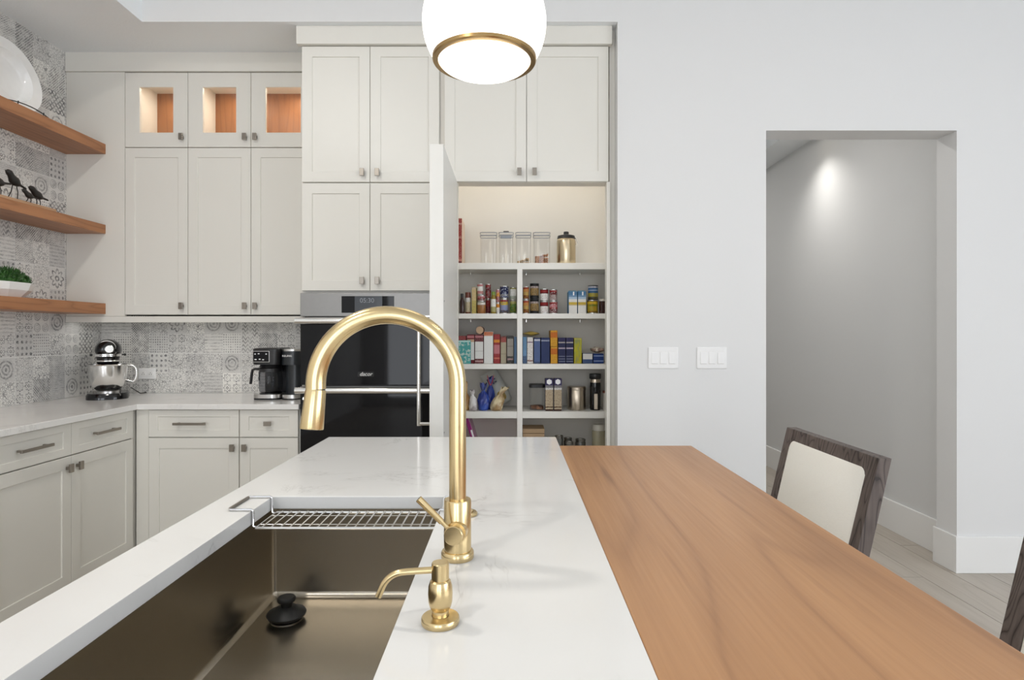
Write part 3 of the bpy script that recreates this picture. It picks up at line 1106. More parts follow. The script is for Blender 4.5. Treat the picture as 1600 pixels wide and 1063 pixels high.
# spray head continues the spout, flaring slightly
p0 = Vector(pts[-1])
dirv = Vector((-0.075, -0.10, -1.0)).normalized()
p1 = p0 + dirv * 0.0015
p2 = p0 + dirv * 0.068
MB().tube([p0 - dirv * 0.004, p1], 0.0155, 28).build('joint', 'slot_black', t, smooth=True)
MB().tube([p1, p1 + dirv * 0.003, p2 - dirv * 0.002, p2], [0.0168, 0.0174, 0.0198, 0.0192], 32).build('spray_head', 'brass', t, smooth=True, angle=30)
MB().tube([p2 - dirv * 0.001, p2 + dirv * 0.0012], 0.0150, 24).build('aerator', 'black_plastic', t, smooth=True)
bt = p1 + dirv * 0.016 + Vector((-0.0165, 0, 0))
MB().lathe([(0, 0), (0.004, 0), (0.004, 0.003), (0, 0.0035)], 12, bt, Matrix.Rotation(R(-90), 3, 'Y')).build('button', 'bright_steel', t, smooth=True)
# side valve and lever
hz = 0.052
va = Vector((0.002, -0.008, hz))
vd = Vector((-0.16, -1, 0.0)).normalized()
vb = va + vd * 0.036
MB().tube([va, vb - vd * 0.014], 0.0185, 32).build('valve_collar', 'brass', t, smooth=True)
MB().tube([vb - vd * 0.016, vb - vd * 0.001, vb], [0.0162, 0.0162, 0.0152], 32).build('valve_knob', 'brass', t, smooth=True, angle=30)
l0 = vb - vd * 0.009 + Vector((-0.011, 0, 0.011))
ld = Vector((-0.70, -0.05, 0.72)).normalized()
MB().tube([l0, l0 + ld * 0.014, l0 + ld * 0.0145, l0 + ld * 0.070], [0.0036, 0.0036, 0.0052, 0.0060], 18).build('lever', 'brass', t, smooth=True, angle=30)

# ---- disposal push button behind the faucet
t = thing('air_switch', 'small round brass push button on the countertop just behind the faucet', 'button', (-0.0965, 1.289, ZT))
MB().lathe([(0, 0), (0.0215, 0), (0.0225, 0.002), (0.0225, 0.005), (0.020, 0.008), (0.0135, 0.008)], 32).build('ring', 'brass', t, smooth=True)
MB().lathe([(0.0135, 0.004), (0.0125, 0.011), (0.0105, 0.0125), (0, 0.0125)], 28).build('push_cap', 'brass', t, smooth=True)

# ---- soap dispenser
t = thing('soap_dispenser', 'brushed brass soap dispenser with a bent spout in front of the faucet', 'dispenser', (-0.0965, 0.808, ZT))
MB().lathe([(0, 0), (0.0250, 0), (0.0258, 0.0015), (0.0258, 0.0075), (0.0245, 0.0095), (0.012, 0.0105)], 44).build('flange', 'brass', t, smooth=True)
MB().lathe([(0.0115, 0.009), (0.0112, 0.018), (0.0145, 0.023), (0.0162, 0.030), (0.0166, 0.040), (0.0160, 0.050), (0.0138, 0.0570), (0.0118, 0.0585), (0, 0.0585)], 44).build('body', 'brass', t, smooth=True)
MB().lathe([(0, 0.0585), (0.0108, 0.0585), (0.0108, 0.060), (0.0118, 0.060), (0.0118, 0.0805), (0.0108, 0.082), (0, 0.082)], 40).build('pump_cap', 'brass', t, smooth=True, angle=30)
pts = [(-0.010, 0, 0.0715), (-0.045, -0.001, 0.0695)]
for k in range(1, 10):
    a = R(66 * k / 9)
    pts.append((-0.048 - 0.032 * math.sin(a), -0.002, 0.0693 - 0.032 * (1 - math.cos(a))))
e = Vector(pts[-1])
pts.append(e + Vector((-0.0060, 0, -0.0140)))
MB().tube(pts, 0.0044, 18).build('spout', 'brass', t, smooth=True, angle=50)

# ================================================================== PENDANT
PD = 1.40
pxw, _, pz = at(757, 93.5, PD)
t = thing('pendant_lamp', 'white opal globe pendant lamp with a brass ring hanging over the island', 'lamp', (pxw, PD, pz))
RG = 0.144
zg = 0.084          # globe centre above the ring
ro = 0.117
prof = []
a0 = math.asin(-zg / RG * 1.0) if zg < RG else -R(70)
a0 = -R(35.6)
for k in range(25):
    a = a0 + (R(82) - a0) * k / 24
    prof.append((RG * math.cos(a), zg + RG * math.sin(a)))
MB().lathe(prof, 56).build('globe', 'opal', t, smooth=True)
MB().lathe([(ro - 0.009, -0.006), (ro + 0.002, -0.006), (ro + 0.004, -0.003), (ro + 0.004, 0.004), (ro + 0.001, 0.006), (ro - 0.009, 0.006), (ro - 0.009, -0.006)], 56).build('ring', 'antique_brass', t, smooth=True, angle=30)
MB().lathe([(ro - 0.009, 0.002)] + [((ro - 0.009) * math.cos(R(a)), -0.035 * math.sin(R(a))) for a in range(6, 90, 7)] + [(0, -0.035)], 56).build('lower_bowl', 'opal', t, smooth=True)
MB().lathe([(0, 0.22), (0.028, 0.22), (0.034, 0.226), (0.034, 0.262), (0.012, 0.268), (0.006, 0.275)], 32).build('cap', 'antique_brass', t, smooth=True)
MB().tube([(0, 0, 0.27), (0, 0, ZC - 0.02 - pz)], 0.006, 12).build('rod', 'antique_brass', t, smooth=True)
MB().lathe([(0, ZC - pz), (0.06, ZC - pz), (0.06, ZC - 0.018 - pz), (0, ZC - 0.022 - pz)], 32).build('canopy', 'antique_brass', t, smooth=True)

# hall down-light: can in the ceiling border, washing the hall wall
t = thing('recessed_light', 'small round recessed spotlight in the hall ceiling', 'lamp', (2.30, 4.80, 2.934))
MB().lathe([(0.040, -0.001), (0.055, -0.001), (0.055, -0.006), (0.040, -0.004)], 28).build('trim_ring', 'trim_paint', t)
MB().lathe([(0, -0.0015), (0.040, -0.0015)], 28).build('lens', 'lamp', t)
sp = bpy.data.lights.new('hall_spot', 'SPOT')
sp.energy = 46
sp.color = (1.0, 0.96, 0.91)
sp.spot_size = R(128)
sp.spot_blend = 1.0
sp.shadow_soft_size = 0.04
so = bpy.data.objects.new('hall_spot', sp)
so.location = (2.30, 4.80, 2.92)
so.rotation_euler = (0, R(14), 0)
COL.objects.link(so)

for yy, lb in ((4.3, 'added round recessed fill lamp in the hall nearer the opening'), (6.6, 'added round recessed fill lamp at the far end of the hall')):  # unseen lamps added to lift the dark hall wall
    t = thing('recessed_light', lb, 'lamp', (1.5, yy, 3.069))
    MB().lathe([(0.075, -0.001), (0.095, -0.001), (0.095, -0.007), (0.075, -0.005)], 28).build('trim_ring', 'trim_paint', t)
    MB().lathe([(0, -0.0015), (0.075, -0.0015)], 28).build('lens', 'lamp', t)
    area_light('hall_fill_lamp', (1.5, yy, 3.06), (0, 0, 0), 0.15, 0.15, 10, (1.0, 0.97, 0.93), shape='DISK')

# ================================================================== STOOLS
def stool(label, y):
    t = thing('counter_stool', label, 'stool', (0.72, y, 0), 0, 'counter stools at the timber bar')
    hw = 0.243
    xt, zt_, lean = 0.900 - 0.72, 1.003, 0.233

    def xb(z):
        return xt - lean * (zt_ - z)
    # back posts (continuous with the rear legs)
    for s in (-1, 1):
        y0, y1 = (hw - 0.040, hw) if s > 0 else (-hw, -hw + 0.040)
        rings = []
        for z, xc, th in ((zt_, xb(zt_), 0.031), (0.62, xb(0.62), 0.036), (0.50, xb(0.60), 0.040), (0.0, xb(0.60) + 0.05, 0.030)):
            rings.append([(xc - th / 2, y0, z), (xc - th / 2, y1, z), (xc + th / 2, y1, z), (xc + th / 2, y0, z)])
        MB().loft(rings).build('back_post', 'dark_oak', t, bevel=0.002)
        MB().loft([[(-0.17, y0, 0.60), (-0.17, y1, 0.60), (-0.13, y1, 0.60), (-0.13, y0, 0.60)],
                   [(-0.175, y0, 0.0), (-0.175, y1, 0.0), (-0.145, y1, 0.0), (-0.145, y0, 0.0)]]).build('front_leg', 'dark_oak', t, bevel=0.002)
        MB().box(-0.15, xb(0.6), y0 + 0.008, y1 - 0.008, 0.17, 0.20).build('side_stretcher', 'dark_oak', t, bevel=0.002)
    rings = []
    for z in (zt_, zt_ - 0.050):
        rings.append([(xb(z) - 0.014, -hw + 0.040, z), (xb(z) - 0.014, hw - 0.040, z), (xb(z) + 0.014, hw - 0.040, z), (xb(z) + 0.014, -hw + 0.040, z)])
    MB().loft(rings).build('top_rail', 'dark_oak', t, bevel=0.0015)
    # solid wood back behind the pad, then the upholstered pad
    rings = []
    for z in (zt_ - 0.051, 0.70):
        rings.append([(xb(z) - 0.006, -hw + 0.041, z), (xb(z) - 0.006, hw - 0.041, z), (xb(z) + 0.012, hw - 0.041, z), (xb(z) + 0.012, -hw + 0.041, z)])
    MB().loft(rings).build('back_board', 'dark_oak', t)
    tilt = math.atan(lean)
    pw, ph = 2 * hw - 0.074, 0.225
    zc_ = zt_ - 0.032 - ph / 2
    out = []
    for u, dx in ((0.0, -0.006), (0.012, -0.010), (0.020, -0.014), (0.022, -0.017)):
        ins = 0.0 if u < 0.015 else (0.004 if u < 0.021 else 0.010)
        prof = rrect(pw - 2 * ins, ph - 2 * ins, 0.022, 4)
        ring = []
        for yy, zz in prof:
            bow = 0.010 * (1 - (2 * yy / pw) ** 2) if zz > 0 else 0.0
            ring.append((xb(zc_) + dx  + lean * (zz + bow), yy, zc_ + zz + bow))
        out.append(ring)
    MB().loft(out).build('back_pad', 'linen', t, smooth=True, bevel=0.0, angle=40)
    # seat
    MB().box(-0.17, xb(0.62) - 0.021, -hw + 0.002, hw - 0.002, 0.565, 0.605).build('seat_frame', 'dark_oak', t, bevel=0.003)
    MB().box(-0.185, xb(0.65) - 0.026, -hw + 0.006, hw - 0.006, 0.606, 0.665).build('seat_cushion', 'linen', t, bevel=0.016, seg=3)
    MB().box(-0.160, -0.135, -hw + 0.04, hw - 0.04, 0.24, 0.275).build('foot_rest', 'dark_oak', t, bevel=0.002)
    return t


stool('dark oak counter stool with a cream linen back, in front of the hall opening', 1.687)
stool('second dark oak stool, mostly cut off by the right edge of the picture', 0.782)

# ================================================================== WALL PLATES
for xc, lb in ((at(1036, 0, YW)[0], 'white three-gang light switch plate nearer the pantry'), (at(1112, 0, YW)[0], 'white three-gang light switch plate nearer the hall opening')):
    t = thing('switch_plate', lb, 'light switch', (xc, YW, 1.1135), 0, 'light switch plates on the white wall')
    MB().box(-0.082, 0.082, -0.006, 0, 0, 0.116).build('plate', 'white_plastic', t, bevel=0.003)
    for k in (-1, 0, 1):
        r = MB()
        xk = k * 0.047
        r.add([(xk - 0.0165, -0.006, 0.025), (xk + 0.0165, -0.006, 0.025), (xk + 0.0165, -0.006, 0.091), (xk - 0.0165, -0.006, 0.091),
               (xk - 0.0165, -0.0105, 0.027), (xk + 0.0165, -0.0105, 0.027), (xk + 0.0165, -0.0075, 0.089), (xk - 0.0165, -0.0075, 0.089)],
              [(0, 1, 5, 4), (1, 2, 6, 5), (2, 3, 7, 6), (3, 0, 4, 7), (4, 5, 6, 7)])
        r.build('rocker', 'white_plastic', t, bevel=0.0008)
        fr = MB()
        fr.box(xk - 0.0185, xk + 0.0185, -0.0066, -0.0055, 0.0225, 0.0935)
        fr.build('rocker_gap', 'trim_paint', t)
xo, _, zo = at(230.5, 584, YB - 0.008)
t = thing('outlet', 'white horizontal duplex power outlet on the tiles beside the mixer', 'outlet', (xo, YB - 0.0075, zo))
MB().box(-0.056, 0.056, -0.006, 0, -0.036, 0.036).build('plate', 'white_plastic', t, bevel=0.003)
for sx in (-0.024, 0.024):
    r = MB().prism(rrect(0.034, 0.034, 0.012, 4), 0, 0.003)
    r.v = [(sx + x, -0.006 - z, y) for x, y, z in r.v]
    o = r.build('socket', 'white_ceramic', t)
    h = MB().box(sx - 0.0075, sx - 0.0055, -0.0094, -0.0085, -0.008, 0.000).box(sx + 0.0055, sx + 0.0075, -0.0094, -0.0085, -0.008, 0.000).box(sx - 0.002, sx + 0.002, -0.0094, -0.0085, 0.004, 0.008)
    h.build('slots', 'slot_black', o)

# ================================================================== FLOATING SHELVES
for z0, z1, lb in ((2.390, 2.450, 'topmost thick brown timber floating shelf, carrying the white dish'),
                   (1.908, 1.962, 'middle brown timber floating shelf, carrying the bird figurines'),
                   (1.4225, 1.4865, 'lowest brown timber floating shelf, carrying the potted plant')):
    s = MB().box(XL + 0.0005, -2.459, 1.70, UY - 0.0005, z0, z1).build('floating_shelf', 'teak_shelf', bevel=0.0015)
    tag(s, lb, 'shelf', 'floating shelves on the tiled wall')

# ---- white dish on a wire stand
DX, DYC, DZ = -2.575, 3.110, 2.450
t = thing('serving_dish', 'large round white ceramic dish standing upright on the topmost floating shelf', 'dish', (DX, DYC, DZ + 0.002))
tilt = Matrix.Rotation(R(90), 3, 'Y') @ Matrix.Rotation(0, 3, 'Z')
prof = [(0, 0.0), (0.112, 0.0), (0.128, 0.006), (0.140, 0.044), (0.186, 0.056), (0.190, 0.059), (0.187, 0.062), (0.136, 0.053), (0.124, 0.014), (0.110, 0.008), (0, 0.008)]
rot = Matrix.Rotation(R(-11), 3, 'Y') @ Matrix.Rotation(R(90), 3, 'Y')
MB().lathe(prof, 64, (-0.072, 0, 0.187), rot).build('bowl', 'white_ceramic', t, smooth=True, angle=50)
t = thing('plate_stand', 'black wire easel holding the upright white dish', 'stand', (-2.53, DYC, DZ))
for s in (-1, 1):
    y = s * 0.075
    MB().tube([(-0.13, y * 0.6, 0.16), (-0.11, y * 0.8, 0.06), (-0.10, y, 0.006), (-0.04, y, 0.004), (0.02, y * 1.1, 0.004), (0.035, y * 1.1, 0.012), (0.038, y * 1.1, 0.030)], 0.0028, 8).build('arm', 'black_plastic', t, smooth=True)
arc = [(0.036 - 0.02 * (k / 12 * 2 - 1) ** 2, 0.19 * (k / 12 * 2 - 1), 0.004 + 0.026 * (1 - (k / 12 * 2 - 1) ** 2)) for k in range(13)]
MB().tube(arc, 0.003, 8).build('front_wire', 'black_plastic', t, smooth=True)

# ---- bird figurines on a plank
BX, BZ = -2.515, 1.962
t = thing('bird_sculpture', 'four small dark bronze birds on a pale wooden plank, on the middle shelf', 'sculpture', (BX, 3.0, BZ))
MB().box(-0.045, 0.050, -0.35, 0.245, 0, 0.014).build('plank', 'pale_wood', t, bevel=0.001)


def bird(y, x, h, size, pitch, yaw, legs):
    """one continuous body from beak to tail; legs of bent wire"""
    cs = [(-0.060, 0.012, 0.0010), (-0.052, 0.014, 0.0035), (-0.044, 0.016, 0.0105), (-0.034, 0.016, 0.0140), (-0.024, 0.012, 0.0135), (-0.014, 0.006, 0.0150),
          (0.000, 0.000, 0.0205), (0.014, -0.003, 0.0200), (0.028, -0.003, 0.0140), (0.040, -0.001, 0.0075), (0.052, 0.001, 0.0050), (0.078, 0.004, 0.0045), (0.084, 0.004, 0.0020)]
    rot = Matrix.Rotation(yaw, 3, 'Z') @ Matrix.Rotation(pitch, 3, 'X')
    pts = [rot @ (Vector((0, a, z)) * size) + Vector((x, y, h)) for a, z, r in cs]
    b = MB().tube(pts, [r * size for a, z, r in cs], 14).build('bird', 'dark_bronze', t, smooth=True, angle=80)
    for s, (ax, ay) in zip((-1, 1), legs):
        p0 = Vector((x + s * 0.007 * size, y + 0.006, h - 0.012 * size))
        p3 = Vector((x + s * 0.008 * size + ax, y + ay, 0.0155))
        pm = p0.lerp(p3, 0.5) + Vector((0, 0.007 * size, 0))
        MB().tube([p0, p0.lerp(pm, 0.6), pm, pm.lerp(p3, 0.6), p3, p3 + Vector((0, -0.014 * size, 0))], 0.0024, 6).build('leg', 'dark_bronze', b, smooth=True)


bird(0.040, -0.012, 0.122, 1.10, R(-20), R(4), ((0.0, -0.030), (0.0, 0.012)))
bird(0.086, 0.026, 0.056, 0.74, R(-10), R(-4), ((0.0, -0.012), (0.0, 0.006)))
bird(0.176, -0.004, 0.080, 1.04, R(-12), R(2), ((0.0, 0.008), (0.0, 0.014)))
bird(-0.075, 0.0, 0.086, 1.08, R(2), R(0), ((0.0, -0.010), (0.0, 0.014)))

# ---- potted plant
PLX, PLY, PLZ = -2.575, 3.040, 1.4865
t = thing('potted_plant', 'small clipped green plant in a white faceted bowl on the lowest shelf', 'plant', (PLX, PLY, PLZ))
outer, inner = [], []


def octo(a, b, z):
    return [(b * math.cos(R(22.5 + 45 * k)) * 1.02, a * math.sin(R(22.5 + 45 * k)) * 1.02, z) for k in range(8)]


b = MB()
b.loft([octo(0.095, 0.052, 0.0), octo(0.150, 0.080, 0.040), octo(0.170, 0.090, 0.078), octo(0.164, 0.084, 0.078), octo(0.150, 0.075, 0.060)])
b.build('bowl', 'white_ceramic', t, bevel=0.003)
MB().loft([octo(0.150, 0.075, 0.058), octo(0.148, 0.073, 0.070)]).build('soil', 'dark_bronze', t)
NTf = NT('leaf_green')
rn = NTf.noise(NTf.coord(), 60, 2)
NTf.set(NTf.mix(rn, (0.006, 0.030, 0.006), (0.045, 0.155, 0.022)), 0.5)
M['leaf'] = NTf.m
rg = random.Random(3)
fo = MB()
for k in range(1500):
    a = rg.uniform(0, 2 * math.pi)
    u = math.sqrt(rg.uniform(0, 1))
    x, y = 0.074 * u * math.cos(a), 0.142 * u * math.sin(a)
    top = 0.068 + 0.085 * math.sqrt(max(0, 1 - u * u)) * rg.uniform(0.35, 1.0)
    d = Vector((x * 6 + rg.uniform(-.5, .5), y * 4 + rg.uniform(-.5, .5), rg.uniform(0.3, 1.0))).normalized()
    s = d.cross(Vector((rg.uniform(-1, 1), rg.uniform(-1, 1), rg.uniform(-1, 1)))).normalized() * 0.0032
    p = Vector((x, y, top))
    L = rg.uniform(0.012, 0.022)
    fo.add([p - d * 0.004, p + s + d * L * 0.4, p + d * L, p - s + d * L * 0.4], [(0, 1, 2, 3)])
fo.build('foliage', 'leaf', t, kind='stuff')
core = [octo(0.150, 0.076, 0.066), octo(0.145, 0.074, 0.085), octo(0.118, 0.058, 0.115), octo(0.06, 0.03, 0.138)]
MB().loft(core).build('twigs', 'leaf', t, smooth=True, angle=80)

# ================================================================== STAND MIXER
t = thing('stand_mixer', 'glossy black stand mixer with a steel bowl in the counter corner', 'mixer', (-2.462, 3.66, 0.914), R(30))
sh = [(x, y - 0.02) for x, y in rrect(0.215, 0.30, 0.085, 8)]
b = MB().loft([[(x, y, 0.0) for x, y in sh], [(x, y, 0.022) for x, y in sh], [(x * 0.93, y * 0.95, 0.036) for x, y in sh]])
b.build('base', 'black_gloss', t, smooth=True, angle=40)
rings = []
for z, w, l, yc in ((0.034, 0.125, 0.12, 0.075), (0.10, 0.095, 0.085, 0.085), (0.18, 0.092, 0.085, 0.085), (0.255, 0.110, 0.13, 0.06)):
    rings.append([(x, y + yc, z) for x, y in rrect(w, l, min(w, l) * 0.4, 6)])
MB().loft(rings).build('column', 'black_gloss', t, smooth=True, angle=50)
# motor head: lofted along y
rings = []
for y, w, h, zc_ in ((-0.130, 0.020, 0.020, 0.296), (-0.129, 0.060, 0.055, 0.295), (-0.120, 0.098, 0.090, 0.292), (-0.100, 0.122, 0.114, 0.290), (-0.06, 0.134, 0.130, 0.290), (0.02, 0.138, 0.134, 0.290), (0.10, 0.130, 0.126, 0.288), (0.145, 0.100, 0.095, 0.284), (0.165, 0.055, 0.05, 0.280)):
    rings.append([(w / 2 * math.cos(R(15 * k)), y, zc_ + h / 2 * math.sin(R(15 * k)) * (1.0 if k <= 12 else 0.72)) for k in range(24)])
hd = MB().loft([list(reversed(r)) for r in rings]).build('motor_head', 'black_gloss', t, smooth=True, angle=60)
rings = []
for z in (0.2545, 0.2685):
    rings.append([(x, y - 0.002, z) for x, y in rrect(0.146, 0.300, 0.068, 8)])
bd = MB().loft(rings).build('trim_band', 'bright_steel', t, smooth=True, angle=40)
lettering('KitchenAid', 0.0175, 'slot_black', bd, (0.004, -0.1525, 0.2613), extrude=0.0004)
hub = MB().lathe([(0, 0), (0.024, 0), (0.024, 0.010), (0.021, 0.014), (0, 0.014)], 32, (0.012, -0.118, 0.298), Matrix.Rotation(R(90), 3, 'X')).build('hub_cap', 'bright_steel', hd, smooth=True, angle=40)
MB().lathe([(0, 0.2546), (0.062, 0.2546), (0.060, 0.240), (0.058, 0.240), (0.058, 0.230), (0.062, 0.230), (0.062, 0.221), (0.058, 0.221), (0.055, 0.208), (0.010, 0.205), (0.010, 0.16), (0, 0.16)], 36, (0, -0.045, 0)).build('beater_drive', 'black_gloss', t, smooth=True, angle=35)
MB().lathe([(0.0622, 0.220), (0.0632, 0.2215), (0.0632, 0.2295), (0.0622, 0.231)], 36, (0, -0.045, 0)).build('drive_ring', 'bright_steel', t, smooth=True, angle=35)
for s in (-1, 1):
    MB().tube([(s * 0.066, -0.03, 0.262), (s * 0.078, -0.03, 0.262), (s * 0.080, -0.03, 0.262), (s * 0.092, -0.03, 0.262)], [0.004, 0.004, 0.008, 0.007], 14).build('lock_knob', 'black_plastic', t, smooth=True, angle=40)
bo = (0, -0.045, 0)
MB().lathe([(0, 0.048), (0.046, 0.048), (0.060, 0.052), (0.080, 0.072), (0.094, 0.105), (0.100, 0.140), (0.1025, 0.198), (0.1075, 0.200), (0.1085, 0.204), (0.1065, 0.2065), (0.101, 0.205), (0.0985, 0.140), (0.092, 0.106), (0.078, 0.074), (0.058, 0.055), (0, 0.052)], 48, bo).build('bowl', 'bright_steel', t, smooth=True, angle=40)
MB().lathe([(0, 0.034), (0.058, 0.034), (0.058, 0.046), (0.046, 0.0478), (0, 0.0478)], 36, bo).build('bowl_clamp', 'steel', t, smooth=True, angle=40)
pts = [(0.100, -0.045, 0.193), (0.122, -0.050, 0.196), (0.141, -0.054, 0.182), (0.148, -0.055, 0.152), (0.144, -0.055, 0.118), (0.130, -0.052, 0.098), (0.114, -0.049, 0.101), (0.092, -0.045, 0.108)]
sm = []
for k in range(len(pts) - 1):
    for j in range(4):
        p0_, p1_, p2_, p3_ = (Vector(pts[max(0, k - 1)]), Vector(pts[k]), Vector(pts[k + 1]), Vector(pts[min(len(pts) - 1, k + 2)]))
        u = j / 4
        sm.append(0.5 * ((2 * p1_) + (-p0_ + p2_) * u + (2 * p0_ - 5 * p1_ + 4 * p2_ - p3_) * u * u + (-p0_ + 3 * p1_ - 3 * p2_ + p3_) * u ** 3))
sm.append(Vector(pts[-1]))
MB().tube(sm, 0.0065, 10, flat=(1.0, 1.5)).build('bowl_handle', 'bright_steel', t, smooth=True, angle=60)
MB().tube([(0.11, 0.09, 0.05), (0.16, 0.16, 0.004), (0.20, 0.24, 0.003)], 0.003, 8).build('cord', 'black_plastic', t, smooth=True)

# ================================================================== COFFEE MAKER
CXM = -1.370
t = thing('coffee_maker', 'black drip coffee maker with glass carafe beside the oven tower', 'coffee maker', (CXM, 3.66, 0.914))
lm, rm = -0.080, 0.060         # centres of the carafe side and the pod side
plain('dark_slate_plastic', (0.016, 0.020, 0.024), 0.3)
# back housing
MB().box(lm - 0.072, rm + 0.060, 0.02, 0.19, 0.02, 0.270).build('housing', 'black_plastic', t, bevel=0.02, seg=3)
# carafe side
pl = [(x + lm, y - 0.045) for x, y in rrect(0.158, 0.20, 0.045, 6)]
b = MB().loft([[(x, y, 0.0) for x, y in pl], [(x, y, 0.010) for x, y in pl]]).build('foot', 'black_plastic', t, smooth=True)
MB().loft([[(x, y, 0.0105) for x, y in pl], [(x, y, 0.032) for x, y in pl]]).build('base_band', 'steel', t, smooth=True)
MB().lathe([(0, 0.0325), (0.064, 0.0325), (0.064, 0.037), (0, 0.037)], 32, (lm, -0.055, 0)).build('warming_plate', 'black_gloss', t, smooth=True)
ph = [(x + lm, y - 0.035) for x, y in rrect(0.160, 0.215, 0.030, 6)]
b = MB().loft([[(lm + (x - lm) * 0.93, y, 0.207) for x, y in ph], [(x, y, 0.218) for x, y in ph], [(x, y, 0.298) for x, y in ph], [(lm + (x - lm) * 0.95, y * 0.96, 0.304) for x, y in ph]])
br = b.build('brew_head', 'black_plastic', t, smooth=True, angle=40)
MB().box(lm - 0.070, lm + 0.028, -0.1455, -0.142, 0.222, 0.288).build('panel_frame', 'steel', br, bevel=0.006, seg=3)
sc_ = MB().box(lm - 0.067, lm + 0.025, -0.1470, -0.1440, 0.225, 0.285).build('touch_panel', 'black_glass', br, bevel=0.005, seg=3)
for xx, zz, w in ((-0.055, 0.270, .004), (-0.034, 0.272, .005), (0.010, 0.270, .004), (-0.028, 0.240, .005), (-0.008, 0.237, .005), (-0.052, 0.238, .006)):
    MB().box(lm + xx - w, lm + xx + w, -0.1478, -0.1468, zz - 0.003, zz + 0.003).build('button', 'white_print', br)
MB().lathe([(0.066, 0.188), (0.058, 0.207)], 32, (lm, -0.055, 0)).build('filter_basket', 'black_plastic', t, smooth=True)
cf = MB().lathe([(0, 0.0385), (0.056, 0.0385), (0.064, 0.046), (0.068, 0.075), (0.068, 0.120), (0.064, 0.150), (0.060, 0.166)], 40, (lm, -0.055, 0)).build('carafe', 'carafe_glass', t, smooth=True, angle=60)
MB().lathe([(0.058, 0.160), (0.066, 0.162), (0.066, 0.183), (0.055, 0.187), (0, 0.187)], 36, (lm, -0.055, 0)).build('lid', 'black_plastic', cf, smooth=True, angle=35)
hp = [(lm - 0.062, -0.060, 0.176), (lm - 0.090, -0.063, 0.178), (lm - 0.105, -0.064, 0.172), (lm - 0.110, -0.065, 0.150), (lm - 0.113, -0.065, 0.120), (lm - 0.117, -0.065, 0.088)]
MB().tube(hp, 0.008, 10, flat=(1.0, 1.3)).build('handle', 'black_plastic', cf, smooth=True, angle=60)
MB().tube([(lm - 0.066, -0.06, 0.165), (lm - 0.067, -0.062, 0.108)], 0.005, 8).build('hinge_arm', 'black_plastic', cf, smooth=True)
# pod side
pr = [(x + rm, y - 0.035) for x, y in rrect(0.118, 0.20, 0.050, 7)]
MB().loft([[(x, y, 0.0) for x, y in pr], [(x, y, 0.007) for x, y in pr]]).build('foot', 'black_plastic', t, smooth=True)
MB().loft([[(x, y, 0.0075) for x, y in pr], [(x, y, 0.029) for x, y in pr]]).build('base_band', 'steel', t, smooth=True)
MB().loft([[(rm + (x - rm) * 0.82, y * 0.8 + 0.02, 0.0295) for x, y in pr], [(rm + (x - rm) * 0.82, y * 0.8 + 0.02, 0.205) for x, y in pr]]).build('pod_column', 'dark_slate_plastic', t, smooth=True)
pm_ = MB().loft([[(x, y, 0.205) for x, y in pr], [(x, y, 0.286) for x, y in pr]]).build('pod_head', 'dark_slate_plastic', t, smooth=True)
MB().loft([[(x, y, 0.2865) for x, y in pr], [(x, y, 0.298) for x, y in pr]]).build('lid_band', 'steel', t, smooth=True)
lettering('KEURIG', 0.0165, 'white_print', pm_, (rm - 0.012, -0.1355, 0.258), extrude=0.0006)


# ================================================================== PANTRY GOODS
S1, S2, S3, S4, S5 = 1.7226, 1.4233, 1.124, 0.842, 0.55      # shelf tops
RED, DRED, WHITE, CREAM = (0.42, 0.030, 0.030), (0.20, 0.012, 0.018), (0.78, 0.77, 0.74), (0.66, 0.56, 0.38)
NAVY, BLUE, LBLUE, YEL, ORG = (0.020, 0.028, 0.115), (0.035, 0.075, 0.30), (0.16, 0.34, 0.58), (0.72, 0.50, 0.03), (0.80, 0.30, 0.015)
GREEN, TEAL, BROWN, BLACK, PINK = (0.07, 0.22, 0.05), (0.10, 0.47, 0.45), (0.16, 0.07, 0.03), (0.012, 0.011, 0.012), (0.62, 0.22, 0.24)


def span(x0, x1, d):
    a, b = at(x0, 0, d)[0], at(x1, 0, d)[0]
    return (a + b) / 2, b - a


def ztop(y, d):
    return at(0, y, d)[2]


def carton(name, label, cat, x0, x1, ytop, z0, d, stops, depth=0.17, blotch=None, amount=0.6, side=None, rz=0.0, group=None, scale=12.0, squash=(1.6, 1, 2.4), flap=True):
    """folding carton: printed body, top flap, printed front panel"""
    xc, w = span(x0, x1, d)
    h = ztop(ytop, d) - z0
    w -= 0.001
    t = thing(name, label, cat, (xc, d, z0 + 0.0004), rz, group)
    side = side if side is not None else stops[0][1]
    MB().box(-w / 2, w / 2, 0.0006, depth, 0, h - 0.001).build('body', plain('card_%02d_%02d_%02d' % tuple(int(v * 99) for v in side), ink(side), 0.5), t, bevel=0.001, seg=1)
    MB().box(-w / 2 + 0.0008, w / 2 - 0.0008, 0.0, 0.0006, 0.0008, h - 0.002).build('front_print', printed(stops, blotch, amount, scale=scale, squash=squash), t)
    if flap:
        MB().box(-w / 2 + 0.002, w / 2 - 0.002, 0.004, depth * 0.52, h - 0.001, h).build('top_flap', plain('card_%02d_%02d_%02d' % tuple(int(v * 99) for v in side), ink(side), 0.5), t)
    return t


